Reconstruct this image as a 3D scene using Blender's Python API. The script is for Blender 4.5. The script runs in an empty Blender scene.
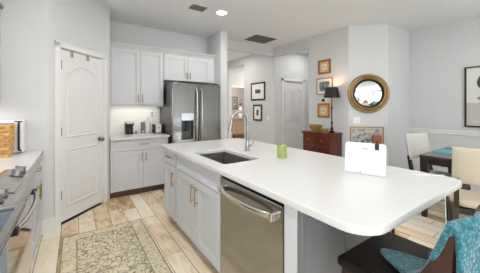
import bpy, bmesh, math, random
from mathutils import Matrix, Vector, noise
random.seed(7)
SC = bpy.context.scene
COL = SC.collection
PI = math.pi
# ------------------------------------------------------------------ camera
FPX, YAW, HOR, CAMH = 241.0, math.radians(34.3), 107.7, 1.37
cd = bpy.data.cameras.new('camera'); cam = bpy.data.objects.new('camera', cd); COL.objects.link(cam)
cd.sensor_width = 36.0; cd.lens = FPX / 480 * 36; cd.shift_y = -(136.5 - HOR) / 480; cd.clip_start = 0.05
cam.location = (0, 0, CAMH); cam.rotation_euler = (PI / 2, 0, -YAW)
SC.camera = cam
# ------------------------------------------------------------------ world, exposure
w = bpy.data.worlds.new('world'); SC.world = w; w.use_nodes = True
bgn = w.node_tree.nodes['Background']; bgn.inputs[0].default_value = (0.93, 0.97, 1.0, 1); bgn.inputs[1].default_value = 1.5
SC.view_settings.view_transform = 'Standard'; SC.view_settings.look = 'None'
SC.view_settings.gamma = 1; SC.view_settings.use_curve_mapping = False
SC.view_settings.exposure = 0.15
CEIL = 2.85
def area(name, loc, rot, sx, sy, power, color=(1, 1, 1), shape='RECTANGLE', spread=None):
    l = bpy.data.lights.new(name, 'AREA'); l.shape = shape; l.size = sx
    if shape == 'RECTANGLE': l.size_y = sy
    l.energy = power; l.color = color
    if spread: l.spread = spread
    o = bpy.data.objects.new(name, l); COL.objects.link(o); o.location = loc; o.rotation_euler = rot
    return o
DAY = (0.86, 0.935, 1.0)
# daylight entering by the glass doors behind the camera and the window beside the dining table
area('daylight_back_left', (0.7, -3.97, 1.25), (-PI / 2, PI, 0), 2.7, 2.2, 75, DAY)
area('daylight_back_right', (4.0, -3.97, 1.25), (-PI / 2, PI, 0), 2.3, 2.2, 35, DAY)
# added fill lights tilted up at the doors to brighten the ceiling
area('ceiling_fill_left', (0.7, -3.93, .7), (-PI / 2 - math.radians(35), PI, 0), 2.6, 1.0, 520, (.74, .88, 1))
area('ceiling_fill_right', (4.0, -3.93, .7), (-PI / 2 - math.radians(35), PI, 0), 2.2, 1.0, 215, (.74, .88, 1))
area('side_window_fill', (-.96, -.7, 1.6), (0, -PI / 2, 0), 1.0, 1.8, 28, DAY)  # added fill at an unseen side window, brightens the island fronts
CANS = [(1.874, 3.257, 11), (0.15, 1.9, 17), (0.15, -0.4, 8), (1.9, 1.0, 2.5), (1.9, -0.9, 6), (3.6, -0.9, 3), (2.9, 1.4, 4), (0.15, -2.4, 12), (1.9, -2.6, 6), (3.6, -2.6, 3), (4.6, 0.3, 4)]  # first one is the visible light, the rest are added unseen for brightness

# ------------------------------------------------------------------ materials
def mat(name, col, rough=0.5, metal=0.0, bump=0.0, bscale=60, var=0.0, vscale=6, emis=None, estr=0, trans=0, ior=1.45, alpha=1, coat=0, spec=0.5, sheen=0):
    m = bpy.data.materials.new(name); m.use_nodes = True; nt = m.node_tree; b = nt.nodes['Principled BSDF']
    col = tuple(col) + (1,)
    b.inputs['Base Color'].default_value = col; b.inputs['Roughness'].default_value = rough; b.inputs['Metallic'].default_value = metal
    b.inputs['IOR'].default_value = ior; b.inputs['Specular IOR Level'].default_value = spec
    if coat: b.inputs['Coat Weight'].default_value = coat; b.inputs['Coat Roughness'].default_value = 0.08
    if sheen: b.inputs['Sheen Weight'].default_value = sheen
    if trans: b.inputs['Transmission Weight'].default_value = trans
    if emis: b.inputs['Emission Color'].default_value = tuple(emis) + (1,); b.inputs['Emission Strength'].default_value = estr
    tc = nt.nodes.new('ShaderNodeTexCoord')
    n = nt.nodes.new('ShaderNodeTexNoise'); n.inputs['Scale'].default_value = vscale; n.inputs['Detail'].default_value = 4
    nt.links.new(tc.outputs['Object'], n.inputs['Vector'])
    mx = nt.nodes.new('ShaderNodeMixRGB'); mx.blend_type = 'MULTIPLY'; mx.inputs[1].default_value = col; mx.inputs[0].default_value = max(var, 0.02)
    nt.links.new(n.outputs['Color'], mx.inputs[2])
    g = nt.nodes.new('ShaderNodeRGBToBW'); nt.links.new(n.outputs['Color'], g.inputs[0]); nt.links.new(g.outputs[0], mx.inputs[2])
    nt.links.new(mx.outputs[0], b.inputs['Base Color'])
    if bump:
        n2 = nt.nodes.new('ShaderNodeTexNoise'); n2.inputs['Scale'].default_value = bscale; n2.inputs['Detail'].default_value = 3
        nt.links.new(tc.outputs['Object'], n2.inputs['Vector'])
        bp = nt.nodes.new('ShaderNodeBump'); bp.inputs['Strength'].default_value = bump; bp.inputs['Distance'].default_value = 0.01
        nt.links.new(n2.outputs['Fac'], bp.inputs['Height']); nt.links.new(bp.outputs[0], b.inputs['Normal'])
    return m
def s2l(r, g, b):
    f = lambda c: ((c / 255) / 12.92) if c / 255 <= 0.04045 else (((c / 255) + 0.055) / 1.055) ** 2.4
    return (f(r), f(g), f(b))
def math_node(nt, op, a, b=None, c=None):
    n = nt.nodes.new('ShaderNodeMath'); n.operation = op
    for i, v in enumerate((a, b, c)):
        if v is None: continue
        if isinstance(v, (int, float)): n.inputs[i].default_value = v
        else: nt.links.new(v, n.inputs[i])
    return n.outputs[0]
def ramp(nt, fac, stops):
    r = nt.nodes.new('ShaderNodeValToRGB'); e = r.color_ramp.elements
    while len(e) < len(stops): e.new(0.5)
    for el, (p, c) in zip(e, stops): el.position = p; el.color = tuple(c) + (1,)
    nt.links.new(fac, r.inputs[0]); return r.outputs[0]

def floor_material():
    m = bpy.data.materials.new('wood_look_tile'); m.use_nodes = True; nt = m.node_tree; b = nt.nodes['Principled BSDF']
    tc = nt.nodes.new('ShaderNodeTexCoord'); sp = nt.nodes.new('ShaderNodeSeparateXYZ'); nt.links.new(tc.outputs['Object'], sp.inputs[0])
    W, Ln = 0.163, 0.92
    u = math_node(nt, 'DIVIDE', math_node(nt, 'SUBTRACT', sp.outputs[0], 0.682), W)
    cx = math_node(nt, 'FLOOR', u); fx = math_node(nt, 'FRACT', u)
    wn = nt.nodes.new('ShaderNodeTexWhiteNoise'); wn.noise_dimensions = '1D'; nt.links.new(cx, wn.inputs['W'])
    v = math_node(nt, 'ADD', math_node(nt, 'DIVIDE', sp.outputs[1], Ln), wn.outputs['Value'])
    cy = math_node(nt, 'FLOOR', v); fy = math_node(nt, 'FRACT', v)
    cb = nt.nodes.new('ShaderNodeCombineXYZ'); nt.links.new(cx, cb.inputs[0]); nt.links.new(cy, cb.inputs[1])
    w2 = nt.nodes.new('ShaderNodeTexWhiteNoise'); w2.noise_dimensions = '2D'; nt.links.new(cb.outputs[0], w2.inputs['Vector'])
    # streaky grain, shifted per tile
    mp = nt.nodes.new('ShaderNodeCombineXYZ')
    nt.links.new(math_node(nt, 'MULTIPLY', sp.outputs[0], 9.0), mp.inputs[0])
    nt.links.new(math_node(nt, 'MULTIPLY', sp.outputs[1], 2.2), mp.inputs[1])
    nt.links.new(math_node(nt, 'MULTIPLY', w2.outputs['Value'], 37.0), mp.inputs[2])
    n1 = nt.nodes.new('ShaderNodeTexNoise'); n1.inputs['Scale'].default_value = 1.0; n1.inputs['Detail'].default_value = 5; n1.inputs['Distortion'].default_value = 1.6
    nt.links.new(mp.outputs[0], n1.inputs['Vector'])
    n2 = nt.nodes.new('ShaderNodeTexNoise'); n2.inputs['Scale'].default_value = 4.0; n2.inputs['Detail'].default_value = 6; n2.inputs['Distortion'].default_value = .8
    nt.links.new(mp.outputs[0], n2.inputs['Vector'])
    k = math_node(nt, 'ADD', math_node(nt, 'MULTIPLY', w2.outputs['Value'], 0.42), math_node(nt, 'ADD', math_node(nt, 'MULTIPLY', n1.outputs['Fac'], 0.62), math_node(nt, 'MULTIPLY', n2.outputs['Fac'], 0.2)))
    c = ramp(nt, k, [(0.30, s2l(150, 110, 76)), (0.42, s2l(198, 160, 118)), (0.54, s2l(230, 206, 170)), (0.68, s2l(243, 230, 206)), (0.88, s2l(249, 243, 232))])
    gx = math_node(nt, 'LESS_THAN', math_node(nt, 'MINIMUM', fx, math_node(nt, 'SUBTRACT', 1.0, fx)), 0.018)
    gy = math_node(nt, 'LESS_THAN', math_node(nt, 'MINIMUM', fy, math_node(nt, 'SUBTRACT', 1.0, fy)), 0.0026)
    gr = math_node(nt, 'MAXIMUM', gx, gy)
    mx = nt.nodes.new('ShaderNodeMixRGB'); nt.links.new(gr, mx.inputs[0]); nt.links.new(c, mx.inputs[1]); mx.inputs[2].default_value = s2l(146, 114, 86) + (1,)
    nt.links.new(mx.outputs[0], b.inputs['Base Color']); b.inputs['Roughness'].default_value = 0.42
    bp = nt.nodes.new('ShaderNodeBump'); bp.inputs['Strength'].default_value = 0.3; bp.inputs['Distance'].default_value = 0.003; bp.invert = True
    nt.links.new(gr, bp.inputs['Height']); nt.links.new(bp.outputs[0], b.inputs['Normal'])
    return m

def subway_material():
    m = bpy.data.materials.new('white_subway_tile'); m.use_nodes = True; nt = m.node_tree; b = nt.nodes['Principled BSDF']
    tc = nt.nodes.new('ShaderNodeTexCoord'); mp = nt.nodes.new('ShaderNodeMapping'); mp.inputs['Rotation'].default_value = (PI / 2, 0, 0)
    nt.links.new(tc.outputs['Object'], mp.inputs[0])
    br = nt.nodes.new('ShaderNodeTexBrick'); br.inputs['Color1'].default_value = s2l(243, 241, 236) + (1,); br.inputs['Color2'].default_value = s2l(238, 236, 231) + (1,)
    br.inputs['Mortar'].default_value = s2l(226, 223, 218) + (1,); br.inputs['Scale'].default_value = 1; br.inputs['Mortar Size'].default_value = 0.0016
    br.inputs['Brick Width'].default_value = 0.20; br.inputs['Row Height'].default_value = 0.075
    nt.links.new(mp.outputs[0], br.inputs[0]); nt.links.new(br.outputs['Color'], b.inputs['Base Color']); b.inputs['Roughness'].default_value = 0.25
    return m

def steel_material(name, col=(0.42, 0.40, 0.38), rough=0.16, axis=2, stretch=60):
    m = bpy.data.materials.new(name); m.use_nodes = True; nt = m.node_tree; b = nt.nodes['Principled BSDF']
    b.inputs['Metallic'].default_value = 1; b.inputs['Roughness'].default_value = rough; b.inputs['Base Color'].default_value = tuple(col) + (1,)
    tc = nt.nodes.new('ShaderNodeTexCoord'); mp = nt.nodes.new('ShaderNodeMapping')
    sc = [stretch] * 3; sc[axis] = 1.0; mp.inputs['Scale'].default_value = sc
    nt.links.new(tc.outputs['Object'], mp.inputs[0])
    n = nt.nodes.new('ShaderNodeTexNoise'); n.inputs['Scale'].default_value = 3; n.inputs['Detail'].default_value = 3; nt.links.new(mp.outputs[0], n.inputs['Vector'])
    bp = nt.nodes.new('ShaderNodeBump'); bp.inputs['Strength'].default_value = 0.012; bp.inputs['Distance'].default_value = 0.002
    nt.links.new(n.outputs['Fac'], bp.inputs['Height']); nt.links.new(bp.outputs[0], b.inputs['Normal'])
    mr = nt.nodes.new('ShaderNodeMapRange'); mr.inputs['To Min'].default_value = rough - 0.02; mr.inputs['To Max'].default_value = rough + 0.03
    nt.links.new(n.outputs['Fac'], mr.inputs[0]); nt.links.new(mr.outputs[0], b.inputs['Roughness'])
    return m

def wood_material(name, c1, c2, rough=0.35, axis=2, scale=14, coat=0.3):
    m = bpy.data.materials.new(name); m.use_nodes = True; nt = m.node_tree; b = nt.nodes['Principled BSDF']
    tc = nt.nodes.new('ShaderNodeTexCoord'); mp = nt.nodes.new('ShaderNodeMapping'); sc = [scale] * 3; sc[axis] = scale * 0.08
    mp.inputs['Scale'].default_value = sc; nt.links.new(tc.outputs['Object'], mp.inputs[0])
    n = nt.nodes.new('ShaderNodeTexNoise'); n.inputs['Scale'].default_value = 1; n.inputs['Detail'].default_value = 5; n.inputs['Distortion'].default_value = 1
    nt.links.new(mp.outputs[0], n.inputs['Vector']); c = ramp(nt, n.outputs['Fac'], [(0.3, c1), (0.7, c2)])
    nt.links.new(c, b.inputs['Base Color']); b.inputs['Roughness'].default_value = rough; b.inputs['Coat Weight'].default_value = coat; b.inputs['Coat Roughness'].default_value = .15
    return m

def rug_material():
    m = bpy.data.materials.new('scroll_pattern_rug'); m.use_nodes = True; nt = m.node_tree; b = nt.nodes['Principled BSDF']
    tc = nt.nodes.new('ShaderNodeTexCoord'); sp = nt.nodes.new('ShaderNodeSeparateXYZ'); nt.links.new(tc.outputs['Object'], sp.inputs[0])
    wv = nt.nodes.new('ShaderNodeTexNoise'); wv.inputs['Scale'].default_value = 9; wv.inputs['Detail'].default_value = 1
    nt.links.new(tc.outputs['Object'], wv.inputs['Vector'])
    ad = nt.nodes.new('ShaderNodeVectorMath'); ad.operation = 'MULTIPLY_ADD'; nt.links.new(wv.outputs['Color'], ad.inputs[0]); ad.inputs[1].default_value = (.10, .10, 0); nt.links.new(tc.outputs['Object'], ad.inputs[2])
    v1 = nt.nodes.new('ShaderNodeTexVoronoi'); v1.feature = 'DISTANCE_TO_EDGE'; v1.inputs['Scale'].default_value = 17; nt.links.new(ad.outputs[0], v1.inputs['Vector'])
    v2 = nt.nodes.new('ShaderNodeTexVoronoi'); v2.inputs['Scale'].default_value = 34; nt.links.new(ad.outputs[0], v2.inputs['Vector'])
    line = math_node(nt, 'LESS_THAN', v1.outputs['Distance'], 0.075)
    blob = math_node(nt, 'LESS_THAN', v2.outputs['Distance'], 0.36)
    bw = nt.nodes.new('ShaderNodeRGBToBW'); nt.links.new(v2.outputs['Color'], bw.inputs[0])
    leafc = ramp(nt, bw.outputs[0], [(0.25, s2l(88, 98, 78)), (0.42, s2l(166, 156, 128)), (0.55, s2l(140, 118, 94)), (0.7, s2l(226, 216, 190))])
    # field / border test
    X0, X1, Y1 = -0.12, 0.665, 3.13
    dx = math_node(nt, 'MINIMUM', math_node(nt, 'SUBTRACT', sp.outputs[0], X0), math_node(nt, 'SUBTRACT', X1, sp.outputs[0]))
    de = math_node(nt, 'MINIMUM', dx, math_node(nt, 'SUBTRACT', Y1, sp.outputs[1]))
    infield = math_node(nt, 'GREATER_THAN', de, 0.13)
    edge = math_node(nt, 'LESS_THAN', de, 0.018)
    seam = math_node(nt, 'LESS_THAN', math_node(nt, 'ABSOLUTE', math_node(nt, 'SUBTRACT', de, 0.13)), 0.006)
    base = nt.nodes.new('ShaderNodeMixRGB'); nt.links.new(infield, base.inputs[0]); base.inputs[1].default_value = s2l(228, 216, 186) + (1,); base.inputs[2].default_value = s2l(224, 213, 184) + (1,)
    a = nt.nodes.new('ShaderNodeMixRGB'); nt.links.new(math_node(nt, 'MULTIPLY', line, math_node(nt, 'ADD', 0.30, math_node(nt, 'MULTIPLY', infield, 0.35))), a.inputs[0]); nt.links.new(base.outputs[0], a.inputs[1]); a.inputs[2].default_value = s2l(140, 128, 106) + (1,)
    c = nt.nodes.new('ShaderNodeMixRGB'); nt.links.new(math_node(nt, 'MULTIPLY', blob, math_node(nt, 'ADD', 0.5, math_node(nt, 'MULTIPLY', infield, 0.35))), c.inputs[0]); nt.links.new(a.outputs[0], c.inputs[1]); nt.links.new(leafc, c.inputs[2])
    d = nt.nodes.new('ShaderNodeMixRGB'); nt.links.new(math_node(nt, 'MULTIPLY', math_node(nt, 'MAXIMUM', edge, seam), 0.6), d.inputs[0]); nt.links.new(c.outputs[0], d.inputs[1]); d.inputs[2].default_value = s2l(110, 105, 82) + (1,)
    nt.links.new(d.outputs[0], b.inputs['Base Color']); b.inputs['Roughness'].default_value = 0.95
    n = nt.nodes.new('ShaderNodeTexNoise'); n.inputs['Scale'].default_value = 300; nt.links.new(tc.outputs['Object'], n.inputs['Vector'])
    bp = nt.nodes.new('ShaderNodeBump'); bp.inputs['Strength'].default_value = .4; bp.inputs['Distance'].default_value = .004; nt.links.new(n.outputs['Fac'], bp.inputs['Height']); nt.links.new(bp.outputs[0], b.inputs['Normal'])
    return m

def knit_material():
    m = bpy.data.materials.new('teal_knit'); m.use_nodes = True; nt = m.node_tree; b = nt.nodes['Principled BSDF']
    tc = nt.nodes.new('ShaderNodeTexCoord')
    v = nt.nodes.new('ShaderNodeTexVoronoi'); v.inputs['Scale'].default_value = 85; nt.links.new(tc.outputs['Object'], v.inputs['Vector'])
    n = nt.nodes.new('ShaderNodeTexNoise'); n.inputs['Scale'].default_value = 25; n.inputs['Detail'].default_value = 3; nt.links.new(tc.outputs['Object'], n.inputs['Vector'])
    k = math_node(nt, 'ADD', math_node(nt, 'MULTIPLY', v.outputs['Distance'], -0.5), math_node(nt, 'ADD', 0.35, math_node(nt, 'MULTIPLY', n.outputs['Fac'], 0.7)))
    c = ramp(nt, k, [(0.2, s2l(22, 74, 86)), (0.5, s2l(44, 112, 126)), (0.85, s2l(96, 160, 172))])
    nt.links.new(c, b.inputs['Base Color']); b.inputs['Roughness'].default_value = 0.95; b.inputs['Sheen Weight'].default_value = .35
    bp = nt.nodes.new('ShaderNodeBump'); bp.inputs['Strength'].default_value = .8; bp.inputs['Distance'].default_value = .006; bp.invert = True
    nt.links.new(v.outputs['Distance'], bp.inputs['Height']); nt.links.new(bp.outputs[0], b.inputs['Normal'])
    return m

WALL = mat('wall_paint', s2l(212, 213, 214), 0.85, bump=0.05, bscale=180)
CEILM = mat('ceiling_paint', s2l(230, 233, 236), 0.9, bump=0.08, bscale=120)
TRIM = mat('white_trim_paint', s2l(234, 234, 232), 0.4)
DOORM = mat('white_door_paint', s2l(228, 228, 227), 0.45)
CAB = mat('light_grey_cabinet_paint', s2l(206, 207, 210), 0.42)
ENDM = mat('shaded_island_end_paint', s2l(116, 118, 122), 0.45)  # island end colour darkened to carry the shade under the overhang
GAPM = mat('cabinet_gap_shadow_board', s2l(120, 120, 124), 0.7)
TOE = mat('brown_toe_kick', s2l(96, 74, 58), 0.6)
QUARTZ = mat('white_quartz', s2l(216, 216, 215), 0.22, var=0.04, vscale=90)
STEEL = steel_material('brushed_stainless')
FSTEEL = steel_material('fridge_stainless', (0.21, 0.20, 0.19), 0.17)
STEELH = steel_material('brushed_stainless_horizontal', (0.5, 0.49, 0.47), 0.24, axis=1)
DSTEEL = steel_material('dark_stainless_side', (0.20, 0.19, 0.185), 0.4)
CHROME = mat('satin_nickel', (0.68, 0.67, 0.65), 0.2, 1)
DNICK = mat('dark_nickel', (.25, .25, .25), .3, 1)
BRASS = mat('antique_brass', s2l(176, 146, 96), 0.32, 1)
GOLD = mat('gold_leaf', s2l(158, 130, 88), 0.35, 0.85, bump=0.2, bscale=90)
FAUC = mat('brushed_nickel', (.42, .41, .40), .27, 1)
KNOBM = mat('brushed_knob_metal', (.30, .30, .30), .35, 1)
BLACK = mat('black_satin', (0.012, 0.012, 0.013), 0.35)
BLKGLOSS = mat('black_gloss', (0.01, 0.01, 0.012), 0.1)
SINKM = mat('grey_granite_sink', s2l(104, 100, 95), 0.45, var=.3, vscale=200)
WPLAST = mat('white_plastic', s2l(240, 240, 240), 0.35)
GREYP = mat('grey_plastic', s2l(150, 150, 152), 0.4)
DWOOD = wood_material('espresso_wood', s2l(22, 11, 9), s2l(38, 20, 16), 0.35)
MAHO = wood_material('mahogany', s2l(62, 22, 12), s2l(112, 44, 22), 0.3)
WALNUT = wood_material('walnut_wood', s2l(34, 16, 9), s2l(74, 38, 19), 0.4)
FRAMEW = wood_material('honey_frame_wood', s2l(128, 78, 40), s2l(176, 120, 66), 0.4, axis=1)
LEATHER = mat('dark_brown_leather', s2l(22, 16, 15), 0.45, bump=0.1, bscale=140)
CREAM = mat('cream_upholstery', s2l(206, 195, 176), 0.9, bump=0.25, bscale=250)
PALE = mat('off_white_upholstery', s2l(212, 210, 204), 0.9, bump=0.25, bscale=250)
KNIT = knit_material()

# ------------------------------------------------------------------ object helpers
WM = {}
def tag(o, label=None, cat=None, group=None, kind=None):
    if label: o['label'] = label
    if cat: o['category'] = cat
    if group: o['group'] = group
    if kind: o['kind'] = kind
    return o
def thing(name, label, cat, loc=(0, 0, 0), rz=0, group=None, kind=None):
    o = bpy.data.objects.new(name, None); o.empty_display_size = .05; COL.objects.link(o)
    o.location = loc; o.rotation_euler = (0, 0, rz)
    WM[o.name] = Matrix.Translation(loc) @ Matrix.Rotation(rz, 4, 'Z')
    return tag(o, label, cat, group, kind)
class MB:
    def __init__(s, m=None): s.b = bmesh.new(); s.m = m or Matrix()
    def _x(s, vs):
        bmesh.ops.transform(s.b, matrix=s.m, verts=vs)
    def box(s, x0, x1, y0, y1, z0, z1, bev=0, seg=2):
        r = bmesh.ops.create_cube(s.b, size=1); vs = r['verts']
        bmesh.ops.transform(s.b, matrix=Matrix.Translation(((x0 + x1) / 2, (y0 + y1) / 2, (z0 + z1) / 2)) @ Matrix.Diagonal((abs(x1 - x0), abs(y1 - y0), abs(z1 - z0), 1)), verts=vs)
        if bev:
            es = list({e for v in vs for e in v.link_edges})
            r = bmesh.ops.bevel(s.b, geom=es, offset=bev, segments=seg, affect='EDGES', profile=.5)
            vs = list({v for f in r['faces'] for v in f.verts} | {v for v in vs if v.is_valid})
        s._x(vs); return s
    def prism(s, poly, z0, z1):
        a = [s.b.verts.new((p[0], p[1], z0)) for p in poly]; c = [s.b.verts.new((p[0], p[1], z1)) for p in poly]
        n = len(poly); s.b.faces.new(a); s.b.faces.new(c[::-1])
        for i in range(n): s.b.faces.new((a[i], c[i], c[(i + 1) % n], a[(i + 1) % n]))
        s._x(a + c); return s
    def tube(s, pts, r, seg=10, closed=False):
        P = [Vector(p) for p in pts]; n = len(P); rs = r if isinstance(r, (list, tuple)) else [r] * n
        rings = []; up = None
        for i, p in enumerate(P):
            if closed: t = (P[(i + 1) % n] - P[i - 1]).normalized()
            else: t = (P[min(i + 1, n - 1)] - P[max(i - 1, 0)]).normalized()
            if up is None: up = Vector((0, 0, 1)) if abs(t.z) < .9 else Vector((1, 0, 0))
            a = t.cross(up).normalized(); bb = a.cross(t).normalized(); up = bb
            rings.append([s.b.verts.new(p + (a * math.cos(2 * PI * k / seg) + bb * math.sin(2 * PI * k / seg)) * rs[i]) for k in range(seg)])
        m = n if closed else n - 1
        for i in range(m):
            A, B = rings[i], rings[(i + 1) % n]
            for k in range(seg): s.b.faces.new((A[k], A[(k + 1) % seg], B[(k + 1) % seg], B[k]))
        if not closed: s.b.faces.new(rings[0][::-1]); s.b.faces.new(rings[-1])
        s._x([v for q in rings for v in q]); return s
    def cyl(s, p0, p1, r0, r1=None, seg=16): return s.tube([p0, p1], [r0, r0 if r1 is None else r1], seg)
    def bar(s, p0, p1, w0, d0, w1=None, d1=None):   # tapering square bar
        w1 = w1 or w0; d1 = d1 or d0; p0 = Vector(p0); p1 = Vector(p1)
        A = [s.b.verts.new(p0 + Vector((sx * w0 / 2, sy * d0 / 2, 0))) for sx, sy in ((-1, -1), (1, -1), (1, 1), (-1, 1))]
        B = [s.b.verts.new(p1 + Vector((sx * w1 / 2, sy * d1 / 2, 0))) for sx, sy in ((-1, -1), (1, -1), (1, 1), (-1, 1))]
        s.b.faces.new(A[::-1]); s.b.faces.new(B)
        for k in range(4): s.b.faces.new((A[k], A[(k + 1) % 4], B[(k + 1) % 4], B[k]))
        s._x(A + B); return s
    def lathe(s, prof, c=(0, 0, 0), seg=32, axis='z'):
        rings = []
        for r, z in prof:
            ring = []
            for k in range(seg):
                a = 2 * PI * k / seg
                p = (r * math.cos(a), r * math.sin(a), z) if axis == 'z' else (r * math.cos(a), z, r * math.sin(a))
                ring.append(s.b.verts.new(Vector(p) + Vector(c)))
            rings.append(ring)
        for A, B in zip(rings, rings[1:]):
            for k in range(seg): s.b.faces.new((A[k], A[(k + 1) % seg], B[(k + 1) % seg], B[k]))
        if prof[0][0] > 1e-6: s.b.faces.new(rings[0][::-1])
        if prof[-1][0] > 1e-6: s.b.faces.new(rings[-1])
        s._x([v for q in rings for v in q]); return s
    def grid(s, fn, nu, nv, closed_u=False):
        V = [[s.b.verts.new(fn(i / (nu if closed_u else nu - 1), j / (nv - 1))) for j in range(nv)] for i in range(nu)]
        for i in range(nu if closed_u else nu - 1):
            for j in range(nv - 1): s.b.faces.new((V[i][j], V[(i + 1) % nu][j], V[(i + 1) % nu][j + 1], V[i][j + 1]))
        s._x([v for q in V for v in q]); return s
    def build(s, name, m, parent=None, local=False, smooth=None, doubles=True):
        if doubles: bmesh.ops.remove_doubles(s.b, verts=s.b.verts, dist=1e-6)
        bmesh.ops.recalc_face_normals(s.b, faces=s.b.faces)
        me = bpy.data.meshes.new(name); o = bpy.data.objects.new(name, me); COL.objects.link(o)
        pw = WM.get(parent.name, Matrix()) if parent else Matrix()
        if parent:
            o.parent = parent
            if not local: bmesh.ops.transform(s.b, matrix=pw.inverted(), verts=s.b.verts)
        WM[o.name] = pw
        s.b.to_mesh(me); s.b.free(); me.materials.append(m)
        if smooth is not None:
            for p in me.polygons: p.use_smooth = True
            try:
                me.set_sharp_from_angle(angle=math.radians(smooth))
            except Exception: pass
        return o
def struct(name, mb, m): return tag(mb.build(name, m), kind='structure')
def frame(o, u, n):   # matrix: local x -> u, local y -> n (outward), z up
    u = Vector(u).normalized(); n = Vector(n).normalized()
    M = Matrix.Identity(4)
    for i in range(3): M[i][0] = u[i]; M[i][1] = n[i]; M[i][2] = (0, 0, 1)[i]; M[i][3] = o[i]
    return M
def shaker(mb, x0, x1, z0, z1, t=0.02, rail=0.058):
    rail = min(rail, (z1 - z0) * .28)
    mb.box(x0, x0 + rail, 0, t, z0, z1, .0015, 1); mb.box(x1 - rail, x1, 0, t, z0, z1, .0015, 1)
    mb.box(x0 + rail, x1 - rail, 0, t, z1 - rail, z1, .0015, 1); mb.box(x0 + rail, x1 - rail, 0, t, z0, z0 + rail, .0015, 1)
    b = rail + .014   # inner bead
    mb.box(x0 + rail, x0 + b, 0, t - .007, z0 + rail, z1 - rail); mb.box(x1 - b, x1 - rail, 0, t - .007, z0 + rail, z1 - rail)
    mb.box(x0 + b, x1 - b, 0, t - .006, z1 - b, z1 - rail); mb.box(x0 + b, x1 - b, 0, t - .006, z0 + rail, z0 + b)
    mb.box(x0 + b, x1 - b, 0, t - .015, z0 + b, z1 - b)
    return mb
def pull(F, x, z, L, vertical, parent, m=None, name='handle'):
    mb = MB(F); r = .0055
    if vertical:
        mb.cyl((x, .05, z - L / 2), (x, .05, z + L / 2), r, seg=8)
        for s in (-1, 1): mb.cyl((x, .016, z + s * L * .34), (x, .05, z + s * L * .34), .005, seg=8)
    else:
        mb.cyl((x - L / 2, .05, z), (x + L / 2, .05, z), r, seg=8)
        for s in (-1, 1): mb.cyl((x + s * L * .34, .016, z), (x + s * L * .34, .05, z), .005, seg=8)
    return mb.build(name, m or BRASS, parent, smooth=40)
def door_front(F, x0, x1, z0, z1, parent, hx=None, hz=None, L=.13, vertical=True, name='door', rail=.058, hm=None):
    d = shaker(MB(F), x0, x1, z0, z1, rail=rail).build(name, CAB, parent)
    if hx is not None: pull(F, hx, hz, L, vertical, d, hm)
    return d

# ------------------------------------------------------------------ room shell
FL = floor_material()
struct('floor', MB().box(-1.1, 7, -4.2, 9.2, -.1, 0), FL)
struct('ceiling', MB().box(-1.1, 7, -4.2, 9.2, CEIL, CEIL + .1), CEILM)
struct('wall_left', MB().box(-1.05, -.93, -4.1, -1.65, 0, CEIL).box(-1.05, -.93, .25, 3.5, 0, CEIL).box(-1.05, -.93, -1.65, .25, 0, 1.08).box(-1.05, -.93, -1.65, .25, 2.15, CEIL), WALL)
t3 = thing('window_3', None, None, (-.99, -.7, 1.08), kind='structure')  # unseen window, added so light reaches the island fronts
MB().box(-1.01, -.975, -1.65, -1.6, 1.08, 2.15).box(-1.01, -.975, .20, .25, 1.08, 2.15).box(-1.01, -.975, -1.6, .20, 1.08, 1.13).box(-1.01, -.975, -1.6, .20, 2.10, 2.15).box(-1.01, -.975, -.72, -.68, 1.13, 2.10).build('window_frame', TRIM, t3)
# wall beside the range and diagonal pantry wall with a rounded corner, door opening cut out
def pantry_wall():
    mb = MB()
    mb.box(-.93, -.30, 3.38, 3.50, 0, CEIL)
    # bullnose corner
    c = Vector((-.30, 3.50)); pts = []
    R = .12
    arc = [(c.x + R * math.cos(a), c.y + R * math.sin(a)) for a in [math.radians(-90 + 45 * k / 8) for k in range(9)]]
    mb.prism(arc + [(-.30, 3.50)], 0, CEIL)
    return mb, arc[-1]
mb, a_end = pantry_wall()
D0 = Vector((a_end[0], a_end[1], 0)); Ud = Vector((1, 1, 0)).normalized(); Nd = Vector((1, -1, 0)).normalized()
FD = frame(D0, Ud, Nd)        # local x along the diagonal, y out to the kitchen
DL = .90
mb.m = FD
# the rest of the diagonal: jamb pieces and head over the door (door opening .09-.82)
sA, sB = .085, .765
mb.box(0, sA, -.12, 0, 0, CEIL); mb.box(sB, DL, -.12, 0, 0, CEIL); mb.box(sA, sB, -.12, 0, 2.07, CEIL)
mb.m = Matrix()
struct('wall_pantry', mb, WALL)
DE = FD @ Vector((DL, 0, 0))
struct('wall_nook', MB().prism([(DE.x, DE.y), (DE.x, 4.74), (DE.x - .12, 4.74), (DE.x - .12, DE.y - .06)], 0, CEIL), WALL)
NX = DE.x
struct('wall_back', MB().box(NX, 2.30, 4.62, 4.74, 0, CEIL), WALL)
struct('wall_fridge_side', MB().box(2.30, 2.45, 4.03, 6.75, 0, CEIL), WALL)
# hall header beam and the picture wall (x = 4.07) with its two openings
struct('wall_hall_header', MB().box(2.45, 4.07, 4.45, 4.57, 2.645, CEIL), WALL)
mb = MB().box(4.07, 4.19, 3.39, 4.45, 2.645, CEIL).box(4.07, 4.19, 4.57, 5.76, 0, CEIL).box(4.07, 4.19, 5.76, 6.62, 2.645, CEIL).box(4.07, 4.19, 6.62, 6.75, 0, CEIL)
struct('wall_picture', mb, WALL)
mb = MB().box(4.07, 4.37, 4.45, 4.57, 0, CEIL).box(5.10, 5.6, 4.45, 4.57, 0, CEIL).box(4.37, 5.10, 4.45, 4.57, 2.06, CEIL)
struct('wall_alcove', mb, WALL)
struct('wall_mirror', MB().prism([(4.07, 3.39), (4.07, 2.49), (4.53, 2.03), (5.52, 2.03), (5.52, 3.39)], 0, CEIL), WALL)
struct('wall_dining', MB().box(5.40, 5.52, -4.1, 2.03, 0, CEIL), WALL)
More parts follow.
